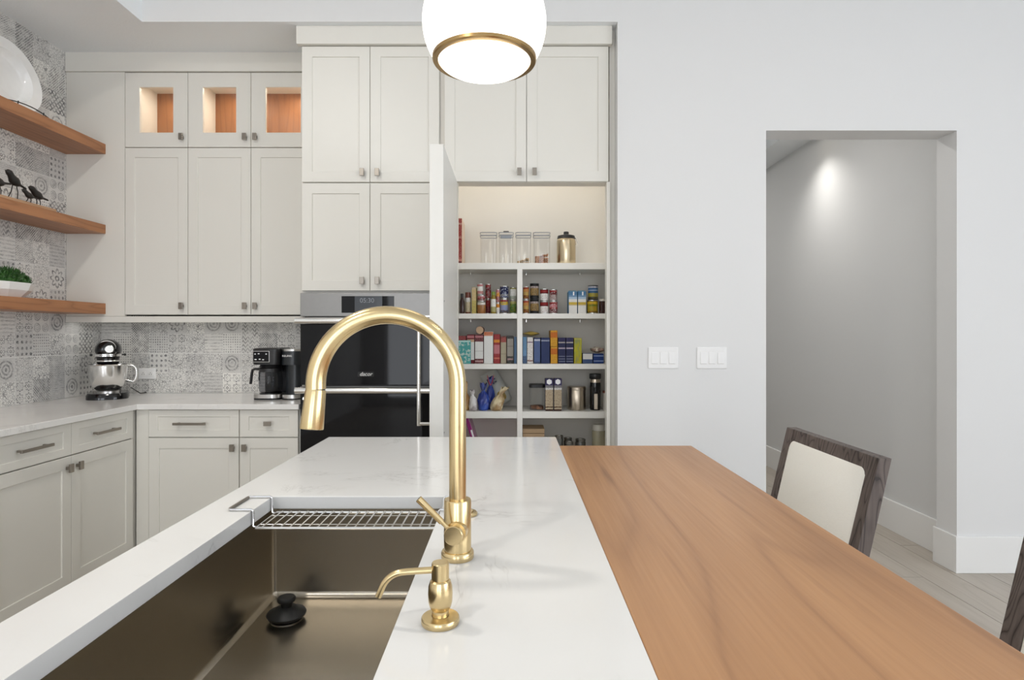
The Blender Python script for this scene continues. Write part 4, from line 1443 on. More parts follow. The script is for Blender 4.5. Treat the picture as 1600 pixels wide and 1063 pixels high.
def tin(name, label, x0, x1, ytop, z0, d, stops, blotch=None, amount=0.6, group=None, cat='can', rim='steel', scale=7.0):
    """steel food can: paper label between two rolled rims"""
    xc, w = span(x0, x1, d)
    r = w / 2 - 0.0005
    yc = d + r
    h = ztop(ytop, d + r * 0.3) - z0
    t = thing(name, label, cat, (xc, yc, z0 + 0.0004), 0, group)
    MB().lathe([(0, 0.001), (r * 0.9, 0.001), (r * 0.95, 0), (r, 0.001), (r, 0.004), (r * 0.965, 0.005), (r * 0.965, h - 0.005), (r, h - 0.004), (r, h - 0.001), (r * 0.95, h), (r * 0.9, h - 0.003), (0, h - 0.003)], 24).build('body', rim, t, smooth=True)
    MB().lathe([(r * 0.985, 0.0055), (r * 0.985, h - 0.0055)], 24).build('paper_label', printed(stops, blotch, amount, scale=scale), t, smooth=True)
    return t


# ---- top shelf
carton('cereal_box', 'tall red box with cream sides standing alone on the highest pantry shelf', 'box', 703, 722, 341, S1, 3.585,
       [(0, DRED), (0.05, (0.6, 0.25, 0.2)), (0.10, RED), (0.55, (0.55, 0.20, 0.16)), (0.60, RED), (0.86, (0.6, 0.3, 0.25)), (0.90, RED)], 0.22, (0.75, 0.6, 0.5), 0.35, (0.70, 0.55, 0.42))


def canister(label, x0, x1, fill, fillcol, clip=False):
    d = 3.59
    xc, w = span(x0, x1, d)
    h = ztop(361.5, d) - S1
    t = thing('food_canister', label, 'canister', (xc, d + w / 2, S1 + 0.0004), 0, 'clear canisters on the highest pantry shelf')
    ws = w - 0.006
    pr = rrect(ws, ws, 0.018, 4)
    pi = rrect(ws - 0.005, ws - 0.005, 0.016, 4)
    b = MB()
    b.loft([[(x * 0.97, y * 0.97, 0.0) for x, y in pr], [(x, y, h * 0.86) for x, y in pr], [(x, y, h * 0.86) for x, y in pi], [(x * 0.97, y * 0.97, 0.003) for x, y in pi]])
    b.build('body', 'clear_plastic', t, smooth=True)
    lo = rrect(w, w, 0.02, 4)
    ld = MB().loft([[(x, y, h * 0.865) for x, y in lo], [(x, y, h * 0.985) for x, y in lo], [(x * 0.82, y * 0.82, h) for x, y in lo]]).build('lid', 'clear_plastic', t, smooth=True, angle=30)
    gp = [(x * 0.93, y * 0.93, h * 0.87) for x, y in rrect(w, w, 0.02, 5)]
    MB().tube(gp, 0.0022, 6, closed=True).build('gasket', 'grey_print', ld, smooth=True)
    gp = [(x * 0.93, y * 0.93, h * 0.965) for x, y in rrect(w, w, 0.02, 5)]
    MB().tube(gp, 0.0020, 6, closed=True).build('gasket', 'grey_print', ld, smooth=True)
    if clip:
        MB().box(-0.017, 0.017, -0.018, 0.014, h * 1.0, h * 1.035).build('clip', 'black_plastic', ld, bevel=0.003)
        MB().box(-w * 0.36, w * 0.36, -w / 2 - 0.003, -w / 2 + 0.004, h * 0.775, h * 0.86).build('clip_lever', 'grey_print', ld, bevel=0.003)
    if fill:
        rg = random.Random(int(fill * 1000))
        mat = NT('food_pieces')
        c = mat.ramp(mat.noise(mat.coord(), 55, 2), [(0.35, tuple(v * 0.35 for v in fillcol)), (0.6, fillcol)])
        mat.set(c, 0.7)
        b = MB()
        nz = max(2, int(fill * h / 0.014))
        for k in range(nz):
            for i in range(6):
                for j in range(6):
                    s = rg.uniform(0.006, 0.0085)
                    x = (i - 2.5) / 6 * (ws - 0.022)
                    y = (j - 2.5) / 6 * (ws - 0.022)
                    z = 0.010 + k * 0.013 + rg.uniform(-.003, .003) + (0.006 * math.sin(x * 60) if k == nz - 1 else 0)
                    rot = Matrix.Rotation(rg.uniform(0, 3), 3, 'X') @ Matrix.Rotation(rg.uniform(0, 3), 3, 'Z')
                    vs = [rot @ Vector(p) * s + Vector((x, y, z)) for p in ((1, 0, 0), (-1, 0, 0), (0, 1, 0), (0, -1, 0), (0, 0, 1), (0, 0, -1))]
                    b.add(vs, [(0, 2, 4), (2, 1, 4), (1, 3, 4), (3, 0, 4), (2, 0, 5), (1, 2, 5), (3, 1, 5), (0, 3, 5)])
        b.build('dry_food', mat.m, t, kind='stuff')
    return t


canister('empty clear square canister, the one farthest from the steel jug', 749, 777, 0, None)
canister('empty clear canister with a dark clip on its lid', 778.5, 803, 0, None, True)
canister('clear square canister with a shallow layer of pale dry food', 805, 831, 0.13, (0.55, 0.36, 0.15))
canister('clear square canister one third full of brown dry food', 833, 861, 0.32, (0.55, 0.24, 0.10))
d = 3.60
xc, w = span(871, 901, d)
t = thing('steel_jug', 'squat brushed steel insulated jug with a black screw lid on the highest shelf', 'jug', (xc, d + w / 2, S1 + 0.0004))
r = w / 2
plain('warm_steel', (0.62, 0.52, 0.36), 0.25, 1.0)
MB().lathe([(0, 0), (r * 0.96, 0), (r, 0.005), (r, 0.142), (r * 0.93, 0.156), (r * 0.90, 0.158), (0, 0.158)], 40).build('body', 'warm_steel', t, smooth=True)
ld = MB().lathe([(r * 0.92, 0.156), (r * 0.96, 0.160), (r * 0.90, 0.176), (r * 0.55, 0.182), (r * 0.28, 0.183), (r * 0.28, 0.198), (r * 0.24, 0.202), (0, 0.202)], 36).build('lid', 'black_plastic', t, smooth=True)
MB().tube([(r * 0.85, 0, 0.172), (r * 1.05, -0.004, 0.160), (r * 1.18, -0.006, 0.130), (r * 1.15, -0.006, 0.118), (r * 1.02, -0.004, 0.125), (r * 0.92, 0, 0.150)], 0.003, 8).build('carry_loop', 'bright_steel', ld, smooth=True)

# ---- second shelf, narrow bay
def bottle(name, label, x0, x1, ytop, z0, d, body, cap, lab=None, neck=0.45, shoulder=0.62, capfrac=0.16, cat='bottle'):
    xc, w = span(x0, x1, d)
    r = w / 2
    h = ztop(ytop, d + r * 0.5) - z0
    t = thing(name, label, cat, (xc, d + r, z0 + 0.0004))
    zc1 = h * (1 - capfrac)
    MB().lathe([(0, 0), (r * 0.92, 0), (r, 0.004), (r, h * shoulder), (r * neck * 1.3, h * (shoulder + 0.5 * (1 - capfrac - shoulder))), (r * neck, zc1), (0, zc1)], 24).build('body', body, t, smooth=True, angle=50)
    MB().lathe([(0, zc1 - 0.004), (r * neck * 1.2, zc1 - 0.004), (r * neck * 1.2, h - 0.002), (r * neck * 1.05, h), (0, h)], 20).build('cap', cap, t, smooth=True)
    if lab:
        MB().lathe([(r * 1.012, h * 0.08), (r * 1.012, h * (shoulder - 0.06))], 24).build('paper_label', lab, t, smooth=True)
    return t


plain('brown_glass', (0.035, 0.010, 0.008), 0.1)
plain('spice_brown', (0.16, 0.04, 0.02), 0.35)
plain('olive_oil', (0.24, 0.17, 0.02), 0.12)
plain('green_cap', (0.20, 0.30, 0.04), 0.4)
plain('amber_jam', (0.30, 0.13, 0.04), 0.15)
plain('glass_lid', (0.66, 0.62, 0.55), 0.3)
bottle('sauce_bottle', 'slim dark brown sauce bottle with a black cap, at the pantry edge', 718, 725.5, 459, S2, 3.60, 'brown_glass', 'black_plastic', None, 0.5, 0.6)
bottle('spice_jar', 'brown spice jar with a beige label, next to the slim dark bottle', 726.5, 735.5, 457, S2, 3.61, 'spice_brown', 'spice_brown', printed([(0, CREAM), (0.7, WHITE)], BROWN, 0.5), 0.8, 0.8, 0.25, 'jar')
carton('noodle_box', 'narrow upright yellow box with red marks in the canned goods bay', 'box', 737, 744, 449, S2, 3.60,
       [(0, (0.62, 0.55, 0.16)), (0.5, (0.72, 0.60, 0.30)), (0.93, (0.7, 0.6, 0.45))], 0.12, RED, 0.65, scale=9)
bottle('jam_jar', 'low clear jar of amber preserve below a pair of stacked red tins', 745, 758.5, 472.5, S2, 3.59, 'amber_jam', 'glass_lid', None, 0.78, 0.72, 0.2, 'jar')
zj = S2 + (ztop(472.5, 3.60) - S2) + 0.003
tin('fruit_can', 'squat dark red tin sitting directly on the amber jar', 745, 758, 461.5, zj, 3.592, [(0, DRED), (0.4, RED), (0.7, PINK)], WHITE, 0.5)
zk = ztop(461.5, 3.60) + 0.003
tin('fruit_can', 'pale pink tin on top of the squat red tin', 745, 755, 443.5, zk, 3.594, [(0, PINK), (0.3, WHITE), (0.8, PINK)], CREAM, 0.5)
tin('tomato_can', 'lower dark red can squeezed in behind the jar and the olive bottle', 758.7, 766.3, 468, S2, 3.64, [(0, DRED), (0.5, RED)], PINK, 0.5)
tin('tomato_can', 'upper red can on the lower dark red one, behind the olive bottle', 758, 767, 444, ztop(468, 3.65) + 0.002, 3.64, [(0, RED), (0.5, DRED), (0.8, RED)], WHITE, 0.4)
bottle('olive_bottle', 'olive green oil bottle with a green cap and white label', 766.8, 774.8, 456, S2, 3.59, 'olive_oil', 'green_cap', printed([(0, (0.5, 0.45, 0.2)), (0.4, WHITE)], GREEN, 0.3), 0.6, 0.72, 0.12)
tin('pepper_can', 'small orange and white can between the oil bottle and the blue can stack', 775.2, 780.8, 474, S2, 3.60, [(0, WHITE), (0.6, ORG)], RED, 0.4)
tin('pepper_can', 'small red can on the small orange and white one', 774.8, 781, 452, ztop(474, 3.60) + 0.002, 3.605, [(0, RED), (0.45, ORG), (0.8, PINK)], WHITE, 0.5)
tin('soup_can', 'can with a blue and orange label, under the navy one', 781, 794.5, 467.5, S2, 3.595, [(0, BROWN), (0.2, (0.35, 0.35, 0.55)), (0.6, YEL), (0.85, RED)], LBLUE, 0.6)
tin('soup_can', 'navy blue can with pale marks, stacked on the blue and orange one', 781, 795, 447, ztop(467.5, 3.60) + 0.002, 3.597, [(0, NAVY), (0.2, (0.4, 0.4, 0.35)), (0.3, NAVY)], (0.55, 0.6, 0.75), 0.75)
tin('vegetable_can', 'green labelled can beside the divider, lower of two', 796.5, 807, 470, S2, 3.60, [(0, GREEN), (0.5, (0.14, 0.30, 0.08)), (0.8, (0.5, 0.5, 0.2))], YEL, 0.4)
tin('vegetable_can', 'white labelled can on the green one, beside the divider', 796.5, 807, 449, ztop(470, 3.61) + 0.002, 3.602, [(0, (0.45, 0.48, 0.42)), (0.3, WHITE), (0.9, (0.45, 0.42, 0.10))], GREEN, 0.2)

# ---- second shelf, wide bay
g2 = 'stacked red and white cans in the wide bay'
st_a = [(0, DRED), (0.3, (0.55, 0.36, 0.12)), (0.6, (0.60, 0.25, 0.08)), (0.85, RED)]
tin('bean_can', 'red and yellow can against the divider in the wide bay, lower of two', 817.2, 826.8, 469, S2, 3.60, st_a, YEL, 0.5)
tin('bean_can', 'red and yellow can against the divider in the wide bay, upper of two', 817.2, 826.8, 448, ztop(469, 3.61) + 0.002, 3.60, st_a, YEL, 0.5)
st_b = [(0, BLACK), (0.15, (0.40, 0.26, 0.10)), (0.7, (0.5, 0.42, 0.40)), (0.85, BLACK)]
tin('black_can', 'black can with a tan picture, lower of two', 828, 842.5, 467, S2, 3.60, st_b, BLACK, 0.5, rim='black_plastic')
tin('black_can', 'black can with a tan picture, upper and tallest of its stack', 828, 842.5, 443, ztop(467, 3.615) + 0.002, 3.60, st_b, BLACK, 0.5, rim='black_plastic')
st_c = [(0, WHITE), (0.55, WHITE), (0.62, DRED), (0.75, RED), (0.93, DRED)]
tin('tomato_can', 'white can with a red top band next to the black cans, lower', 843.8, 857.3, 471, S2, 3.60, st_c, RED, 0.35, g2)
tin('tomato_can', 'white can with a red top band next to the black cans, upper', 843.8, 857.3, 451.5, ztop(471, 3.615) + 0.002, 3.60, st_c, RED, 0.35, g2)
st_d = [(0, DRED), (0.35, RED), (0.5, PINK), (0.8, RED)]
tin('tomato_can', 'dark red can at the end of the tin row, lower', 858.3, 872, 471, S2, 3.60, st_d, WHITE, 0.5, g2)
tin('tomato_can', 'white, grey and red can at the end of the tin row, upper', 858.3, 871.3, 452.5, ztop(471, 3.615) + 0.002, 3.60, [(0, (0.42, 0.30, 0.28)), (0.55, DRED), (0.8, RED)], WHITE, 0.4, g2)
for (a, b), lb in (((888.5, 902), 'blue and white drink carton beside the empty gap'), ((902.8, 916), 'blue and white drink carton beside the yellow can')):
    t = carton('drink_carton', lb, 'carton', a, b, 455.5, S2, 3.60, [(0, WHITE), (0.28, WHITE), (0.36, CREAM), (0.40, YEL), (0.52, WHITE), (0.66, (0.42, 0.58, 0.74)), (0.76, LBLUE), (0.84, (0.06, 0.24, 0.48))], 0.10, (0.62, 0.60, 0.58), 0.25, (0.07, 0.28, 0.50), group='blue and white drink cartons', flap=False)
    xc, w = span(a, b, 3.60)
    h = ztop(455.5, 3.6) - S2
    MB().box(0.0, 0.008, -0.0006, 0.0, h * 0.82, h * 0.985).build('straw', 'white_plastic', t)
    MB().add([(-w / 2 + 0.002, 0.003, h - 0.001), (w / 2 - 0.002, 0.003, h - 0.001), (w / 2 - 0.002, 0.097, h - 0.001), (-w / 2 + 0.002, 0.097, h - 0.001), (-w / 2 + 0.004, 0.05, h + 0.008), (w / 2 - 0.004, 0.05, h + 0.008)],
             [(0, 1, 5, 4), (1, 2, 5), (2, 3, 4, 5), (3, 0, 4)]).build('gable_top', plain('carton_blue', (0.12, 0.40, 0.62), 0.4), t)
tin('fruit_can', 'wide yellow and green can below the blue nut tin', 918, 935.5, 469, S2, 3.59, [(0, (0.20, 0.16, 0.02)), (0.15, (0.42, 0.36, 0.03)), (0.55, (0.24, 0.28, 0.02)), (0.72, YEL), (0.93, BROWN)], ORG, 0.55)
tin('nut_tin', 'blue tin with a yellow picture, on the wide yellow and green can', 919.5, 936, 446, ztop(469, 3.60) + 0.002, 3.592, [(0, (0.10, 0.09, 0.02)), (0.15, (0.48, 0.40, 0.04)), (0.45, (0.05, 0.16, 0.34)), (0.62, (0.30, 0.40, 0.55)), (0.72, (0.04, 0.14, 0.32)), (0.85, (0.45, 0.45, 0.5))], BLUE, 0.3, rim='dark_bronze')
bottle('preserve_jar', 'dark jar with a pale metal lid at the far end of the can shelf', 936.8, 946.8, 467.5, S2, 3.60, 'brown_glass', 'glass_lid', None, 0.82, 0.80, 0.12, 'jar')

# ---- third shelf, narrow bay: boxes
D3 = 3.60
carton('cracker_box', 'teal box with a cream picture, standing in front of the red boxes', 'box', 712, 735.3, 532, S3, 3.562, [(0, TEAL), (0.93, (0.45, 0.72, 0.68))], 0.030, (0.60, 0.72, 0.66), 0.85, TEAL, scale=5, squash=(1, 1, 1.3))
carton('cake_box', 'dark red box mostly hidden behind the teal box', 'box', 709, 728.5, 525, S3, D3 + 0.002, [(0, DRED), (0.80, DRED), (0.82, RED)], 0.16, WHITE, 0.25, DRED)
carton('cake_box', 'white fronted red box just behind the teal box', 'box', 729.5, 741.3, 523, S3, D3, [(0, DRED), (0.12, WHITE), (0.75, (0.70, 0.45, 0.30)), (0.84, DRED), (0.88, PINK), (0.97, DRED)], 0.17, RED, 0.25, DRED)
carton('cake_box', 'dark red box with a white panel of small print', 'box', 742, 755.3, 523, S3, D3, [(0, DRED), (0.05, (0.6, 0.35, 0.33)), (0.10, DRED), (0.16, WHITE), (0.42, (0.45, 0.40, 0.38)), (0.43, WHITE), (0.76, DRED), (0.90, PINK), (0.96, DRED)], 0.17, (0.6, 0.5, 0.5), 0.35, DRED)
carton('cereal_box', 'wide white box with an orange top edge', 'box', 756, 770.5, 518.5, S3, D3, [(0, WHITE), (0.87, (0.78, 0.35, 0.20)), (0.90, (0.70, 0.16, 0.03))], 0.17, (0.62, 0.64, 0.62), 0.35, (0.72, 0.68, 0.62), squash=(0.8, 1, 6))
carton('snack_box', 'red and pink box with orange bands between white and beige boxes', 'box', 771.2, 781.3, 522.5, S3, D3, [(0, RED), (0.15, (0.7, 0.2, 0.12)), (0.20, RED), (0.33, PINK), (0.64, RED), (0.72, ORG), (0.82, RED)], 0.17, PINK, 0.35, RED)
carton('snack_box', 'slim box with a beige panel below a red top', 'box', 782.2, 791.3, 525.5, S3, D3, [(0, (0.46, 0.40, 0.28)), (0.34, (0.30, 0.26, 0.18)), (0.36, (0.48, 0.42, 0.29)), (0.78, RED), (0.95, DRED)], 0.17, (0.56, 0.50, 0.38), 0.5, DRED)
carton('brownie_box', 'dark brown box with a grey panel, last before the pale blue box', 'box', 792.2, 802.3, 525, S3, D3, [(0, BLACK), (0.12, (0.5, 0.3, 0.3)), (0.18, BLACK), (0.26, (0.44, 0.40, 0.35)), (0.62, (0.2, 0.18, 0.16)), (0.64, (0.44, 0.40, 0.35)), (0.90, BLACK)], 0.17, (0.54, 0.5, 0.45), 0.5, BLACK)
carton('pasta_box', 'pale blue box seen on the narrow side of the divider', 'box', 803.0, 807.4, 526.5, S3, D3, [(0, (0.15, 0.26, 0.44))], 0.16, LBLUE, 0.5, (0.15, 0.26, 0.44), flap=False)
# round pack lying on the boxes
xc, _, zz = at(749.5, 516.2, 3.60)
t = thing('biscuit_roll', 'round brown biscuit pack lying on top of the red boxes', 'pack', (xc, 3.66, zz - 0.0245))
rp = Matrix.Rotation(R(-78), 3, 'X') @ Matrix.Rotation(0, 3, 'Z')
plain('tan_wrap', (0.50, 0.33, 0.20), 0.5)
plain('brown_wrap', (0.17, 0.085, 0.055), 0.4)
MB().lathe([(0, 0), (0.0235, 0), (0.0245, 0.002), (0.0245, 0.13), (0, 0.13)], 24, (0, -0.055, 0.0245), Matrix.Rotation(R(-90), 3, 'X') @ Matrix.Rotation(0, 3, 'Z')).build('wrapper', 'brown_wrap', t, smooth=True)
MB().lathe([(0, -0.0012), (0.0215, -0.0012), (0.0215, 0.0005)], 24, (0, -0.055, 0.0245), Matrix.Rotation(R(-90), 3, 'X')).build('end_disc', 'tan_wrap', t, smooth=True)

# ---- third shelf, wide bay
carton('pasta_box', 'pale blue box against the wide side of the divider', 'box', 816.8, 823.0, 526.5, S3, D3, [(0, (0.03, 0.10, 0.25)), (0.28, LBLUE), (0.5, (0.12, 0.30, 0.50))], 0.16, (0.45, 0.5, 0.62), 0.5, (0.10, 0.24, 0.42))
carton('granola_box', 'white box with dark red dappled print and a round white seal', 'box', 823.6, 833, 527.5, S3, D3, [(0, WHITE), (0.08, (0.30, 0.10, 0.08)), (0.12, WHITE), (0.80, (0.30, 0.25, 0.35)), (0.84, WHITE)], 0.17, (0.25, 0.06, 0.05), 0.75, WHITE, scale=9)
carton('biscuit_box', 'mid blue box with white lettering at its top', 'box', 834.2, 844.3, 528, S3, D3, [(0, (0.05, 0.08, 0.20)), (0.06, (0.10, 0.16, 0.36)), (0.88, (0.6, 0.62, 0.7)), (0.95, NAVY)], 0.17, (0.16, 0.24, 0.46), 0.6, NAVY)
carton('biscuit_box', 'wide dark blue box between the mid blue box and the orange packs', 'box', 845.4, 859, 528, S3, D3, [(0, (0.03, 0.05, 0.17)), (0.87, (0.45, 0.48, 0.6)), (0.92, (0.03, 0.05, 0.17))], 0.17, (0.07, 0.11, 0.28), 0.6, NAVY)
og = 'orange packs stacked on the third shelf'
zo_ = ztop(542, D3)
so_ = [(0, (0.80, 0.42, 0.03)), (0.55, (0.72, 0.20, 0.015)), (0.90, (0.80, 0.42, 0.03))]
carton('baking_box', 'lower orange pack next to the wide dark blue box', 'box', 860.4, 871.2, 542, S3, D3, so_, 0.15, (0.55, 0.08, 0.01), 0.45, (0.66, 0.30, 0.02), group=og, scale=6)
carton('baking_box', 'upper orange pack, tallest thing on the third shelf', 'box', 860.0, 871.2, 516.5, zo_ + 0.001, D3, so_, 0.15, (0.55, 0.08, 0.01), 0.45, (0.66, 0.30, 0.02), group=og, scale=6)
sn = [(0, NAVY), (0.06, (0.25, 0.28, 0.40)), (0.09, NAVY), (0.16, (0.25, 0.28, 0.4)), (0.19, NAVY), (0.26, (0.25, 0.28, 0.4)), (0.29, NAVY), (0.57, (0.6, 0.5, 0.6)), (0.62, NAVY), (0.80, (0.60, 0.55, 0.50)), (0.84, (0.035, 0.03, 0.13))]
for (a, b), lb in (((872.2, 883.7), 'navy box with white lines of print next to the orange packs'), ((884.4, 896), 'navy box with white lines of print next to the yellow box')):
    carton('tea_box', lb, 'box', a, b, 528, S3, D3, sn, 0.16, (0.06, 0.05, 0.18), 0.4, NAVY, group='twin navy boxes on the third shelf')
carton('cereal_box', 'bright yellow upright box with a green panel', 'box', 897, 909, 528.5, S3, D3, [(0, (0.62, 0.52, 0.02)), (0.3, (0.58, 0.54, 0.03)), (0.95, (0.68, 0.60, 0.12))], 0.17, (0.12, 0.28, 0.30), 0.45, (0.62, 0.52, 0.03), scale=3, squash=(2, 1, 1))
carton('sugar_box', 'low blue box with a white top half', 'box', 910.5, 926, 552.5, S3, D3, [(0, (0.05, 0.12, 0.32)), (0.42, WHITE)], 0.09, (0.4, 0.35, 0.35), 0.3, (0.05, 0.11, 0.30))
carton('butter_box', 'low royal blue box under the crumpled packet', 'box', 927.2, 943.5, 553, S3, D3, [(0, (0.012, 0.055, 0.27)), (0.2, (0.35, 0.45, 0.7)), (0.30, (0.012, 0.055, 0.27)), (0.74, (0.35, 0.45, 0.7)), (0.84, (0.012, 0.055, 0.27))], 0.10, (0.05, 0.12, 0.40), 0.4, (0.012, 0.055, 0.27))


def sack(name, label, x0, x1, ytop, z0, d, mat, tie=None, lean=(0, 0), neck=0.62, depth=0.05, tail=2, seedv=1, cat='bag', base=None):
    """a soft gathered bag: crumpled body, pinched neck, loose gathered top"""
    rg = random.Random(seedv)
    xc, w = span(x0, x1, d)
    h = ztop(ytop, d) - z0
    t = thing(name, label, cat, (xc, d + depth, z0 + 0.0004))
    keys = [(0.0, 0.74, 0.70), (0.04, 0.90, 0.90), (0.22, 1.0, 1.0), (0.42, 0.97, 0.90), (neck - 0.14, 0.74, 0.60), (neck - 0.04, 0.40, 0.32), (neck, 0.26, 0.24), (neck + 0.06, 0.34, 0.20), (0.90, 0.52, 0.13), (1.0, 0.60, 0.07)]
    rings = []
    n, m = 36, 22
    ph = [rg.uniform(0, 6) for _ in range(6)]
    for j in range(m + 1):
        f = j / m
        for (f0, a0, b0), (f1, a1, b1) in zip(keys, keys[1:]):
            if f0 <= f <= f1 + 1e-9:
                u = (f - f0) / (f1 - f0)
                sx, sy = a0 + (a1 - a0) * u, b0 + (b1 - b0) * u
        fold = 0.05 + 0.16 * max(0.0, 1 - abs(f - neck) / 0.32)     # creases gather toward the neck
        ring = []
        for k in range(n):
            a = 2 * math.pi * k / n
            wob = 1 + fold * abs(math.sin(4.5 * a + ph[0])) - fold * 0.6 + 0.05 * math.sin(3 * a + ph[1] + 7 * f) + 0.035 * math.sin(7 * a + ph[2] - 15 * f) + 0.02 * rg.uniform(-1, 1)
            if j == 0:
                wob = 1
            dz = 0.0 if j == 0 else 0.012 * h * math.sin(5 * a + ph[3] + 9 * f) + (0.05 * h * math.sin(3 * a + ph[4]) if j == m else 0.0)
            ring.append((w / 2 * sx * wob * math.cos(a) + lean[0] * f * f, depth * sy * wob * math.sin(a) + lean[1] * f * f, max(0.0, f * h + dz)))
        rings.append(ring)
    MB().loft(rings).build('body', mat, t, smooth=True, angle=28)
    if tie:
        zc_ = neck * h
        ring = [(w * 0.09 * math.cos(a) + lean[0] * neck ** 2, depth * 0.18 * math.sin(a) + lean[1] * neck ** 2, zc_) for a in [2 * math.pi * k / 10 for k in range(10)]]
        MB().tube(ring, 0.0025, 6, closed=True).build('tie', tie, t, smooth=True)
        for s in (-1, 1):
            p = Vector((lean[0] * neck ** 2, -depth * 0.15, zc_))
            MB().tube([p, p + Vector((s * 0.010, -0.002, 0.022)), p + Vector((s * 0.020, -0.002, h * 0.34))], [0.003, 0.003, 0.0022], 6).build('tie_tail', tie, t, smooth=True)
    return t


def foil(name, c1, c2, scale=18.0, rough=0.28):
    t = NT(name)
    n = t.noise(t.coord(), scale, 2.0)
    t.set(t.ramp(n, [(0.45, c1), (0.56, c2)]), rough)
    t.bump(t.noise(t.coord(), 45.0, 2.0), 0.5, 0.004)
    M[name] = t.m
    return name


foil('tan_bag', (0.45, 0.24, 0.08), (0.60, 0.38, 0.14))
foil('white_bag', (0.70, 0.68, 0.66), (0.36, 0.32, 0.32))
foil('blue_bag', (0.012, 0.030, 0.22), (0.030, 0.075, 0.36), 8)
foil('beige_bag', (0.62, 0.52, 0.32), (0.34, 0.22, 0.10), 12)
foil('grey_bag', (0.60, 0.60, 0.56), (0.50, 0.51, 0.49), 9)
foil('gold_foil', (0.42, 0.28, 0.05), (0.55, 0.40, 0.10), 10)
foil('crumpled_packet', (0.70, 0.62, 0.52), (0.20, 0.10, 0.05), 40)
plain('red_tie', (0.45, 0.05, 0.04), 0.4)
plain('dark_blue_tie', (0.012, 0.015, 0.06), 0.4)
# crumpled packet on the royal blue box
d = 3.615
xc, w = span(922.5, 943.5, d)
zb_ = ztop(553, D3) + 0.0015
t = thing('snack_packet', 'crumpled cream and brown packet lying on the royal blue box', 'packet', (xc + 0.006, d + 0.04, zb_))
rg = random.Random(5)
rings = []
for f in (0.0, 0.12, 0.35, 0.65, 0.9, 1.0):
    s = 0.25 + 0.75 * math.sin(math.pi * min(max(f, 0.04), 0.96)) ** 0.5
    rings.append([((f - 0.5) * w * 0.95, 0.034 * math.cos(a) * (1 + 0.2 * rg.uniform(-1, 1)), 0.0215 + 0.020 * s * math.sin(a) * (1 + 0.15 * rg.uniform(-1, 0.2))) for a in [2 * math.pi * k / 14 for k in range(14)]])
MB().loft(rings).build('wrapper', 'crumpled_packet', t, smooth=True, angle=50)
# flat bag lying over the box tops by the divider
d = 3.64
xc, w = span(817.5, 843, d)
t = thing('pasta_bag', 'flat clear gold-filled bag lying across the tops of the blue boxes', 'bag', (xc, d + 0.05, ztop(526, D3) + 0.002))
rings = []
for f in (0.0, 0.2, 0.5, 0.8, 1.0):
    s = math.sin(math.pi * min(max(f, 0.06), 0.94))
    rings.append([((f - 0.5) * w, 0.05 * math.cos(a), 0.0155 + 0.015 * s * math.sin(a)) for a in [2 * math.pi * k / 12 for k in range(12)]])
MB().loft(rings).build('bag_body', 'gold_foil', t, smooth=True, angle=60)

# ---- fourth shelf, narrow bay: bags
sack('snack_bag', 'tan paper snack bag partly hidden behind the faucet', 722, 735, 599, S4, 3.60, 'tan_bag', None, (-0.01, 0), seedv=2, depth=0.035)
sack('snack_bag', 'small white gathered bag between the tan and the blue bags', 732.5, 745.5, 611, S4, 3.575, 'white_bag', None, (-0.006, 0), neck=0.76, seedv=3, depth=0.024)
sack('snack_bag', 'deep blue gathered bag closed with a dark tie, front of two', 745.5, 764, 601, S4, 3.585, 'blue_bag', 'dark_blue_tie', (0, 0), neck=0.72, seedv=4, depth=0.035)
sack('snack_bag', 'deep blue bag with a red tie standing behind the other blue one', 757, 773, 591, S4, 3.64, 'blue_bag', 'red_tie', (0.008, 0), neck=0.74, seedv=5, depth=0.038)
sack('snack_bag', 'cream gathered bag leaning toward the big grey bag', 765, 785, 607, S4, 3.575, 'beige_bag', None, (0.055, 0.01), neck=0.70, seedv=6, depth=0.032)
# big grey pouch leaning against the divider
t = thing('chip_bag', 'large pale grey printed pouch slumped against the pantry divider', 'bag', (0.0, 3.775, S4 + 0.0004))
rings = []
for f, hw, th in ((0.0, 0.050, 0.030), (0.06, 0.058, 0.042), (0.3, 0.062, 0.048), (0.6, 0.060, 0.040), (0.85, 0.058, 0.020), (0.97, 0.058, 0.004), (1.0, 0.058, 0.002)):
    rings.append([(hw * math.copysign(abs(math.cos(a)) ** 0.6, math.cos(a)), th * math.copysign(abs(math.sin(a)) ** 0.9, math.sin(a)) * (1 + 0.08 * math.sin(3 * a + 9 * f)), f * 0.222) for a in [2 * math.pi * k / 22 for k in range(22)]])
b = MB().loft(rings)
rot = Matrix.Rotation(R(-27), 3, 'Y')
b.v = [tuple(rot @ Vector(v) + Vector((-0.028, 0, 0.0))) for v in b.v]
zmn = min(v[2] for v in b.v)
b.v = [(x - 0.020, y, z - zmn) for x, y, z in b.v]
b.build('pouch', 'grey_bag', t, smooth=True, angle=60)
pa = MB()
for (x0, x1, z0, z1) in ((-0.030, -0.022, 0.140, 0.185), (-0.018, -0.010, 0.150, 0.190), (-0.006, 0.004, 0.140, 0.150), (-0.006, 0.004, 0.160, 0.170), (-0.006, 0.000, 0.150, 0.185), (0.010, 0.022, 0.145, 0.152), (0.010, 0.022, 0.165, 0.172)):
    pa.box(x0, x1, -0.050, -0.034, z0, z1)
pa.v = [tuple(rot @ Vector(v) + Vector((-0.048, 0, -zmn))) for v in pa.v]
pa.build('print', 'dark_blue_tie', t)
pa = MB().prism(rrect(0.05, 0.06, 0.02, 4), 0.046, 0.052)
pa.v = [tuple(rot @ Vector((x + 0.01, -z, y + 0.055)) + Vector((-0.048, 0, -zmn))) for x, y, z in pa.v]
pa.build('gold_patch', 'gold_foil', t)

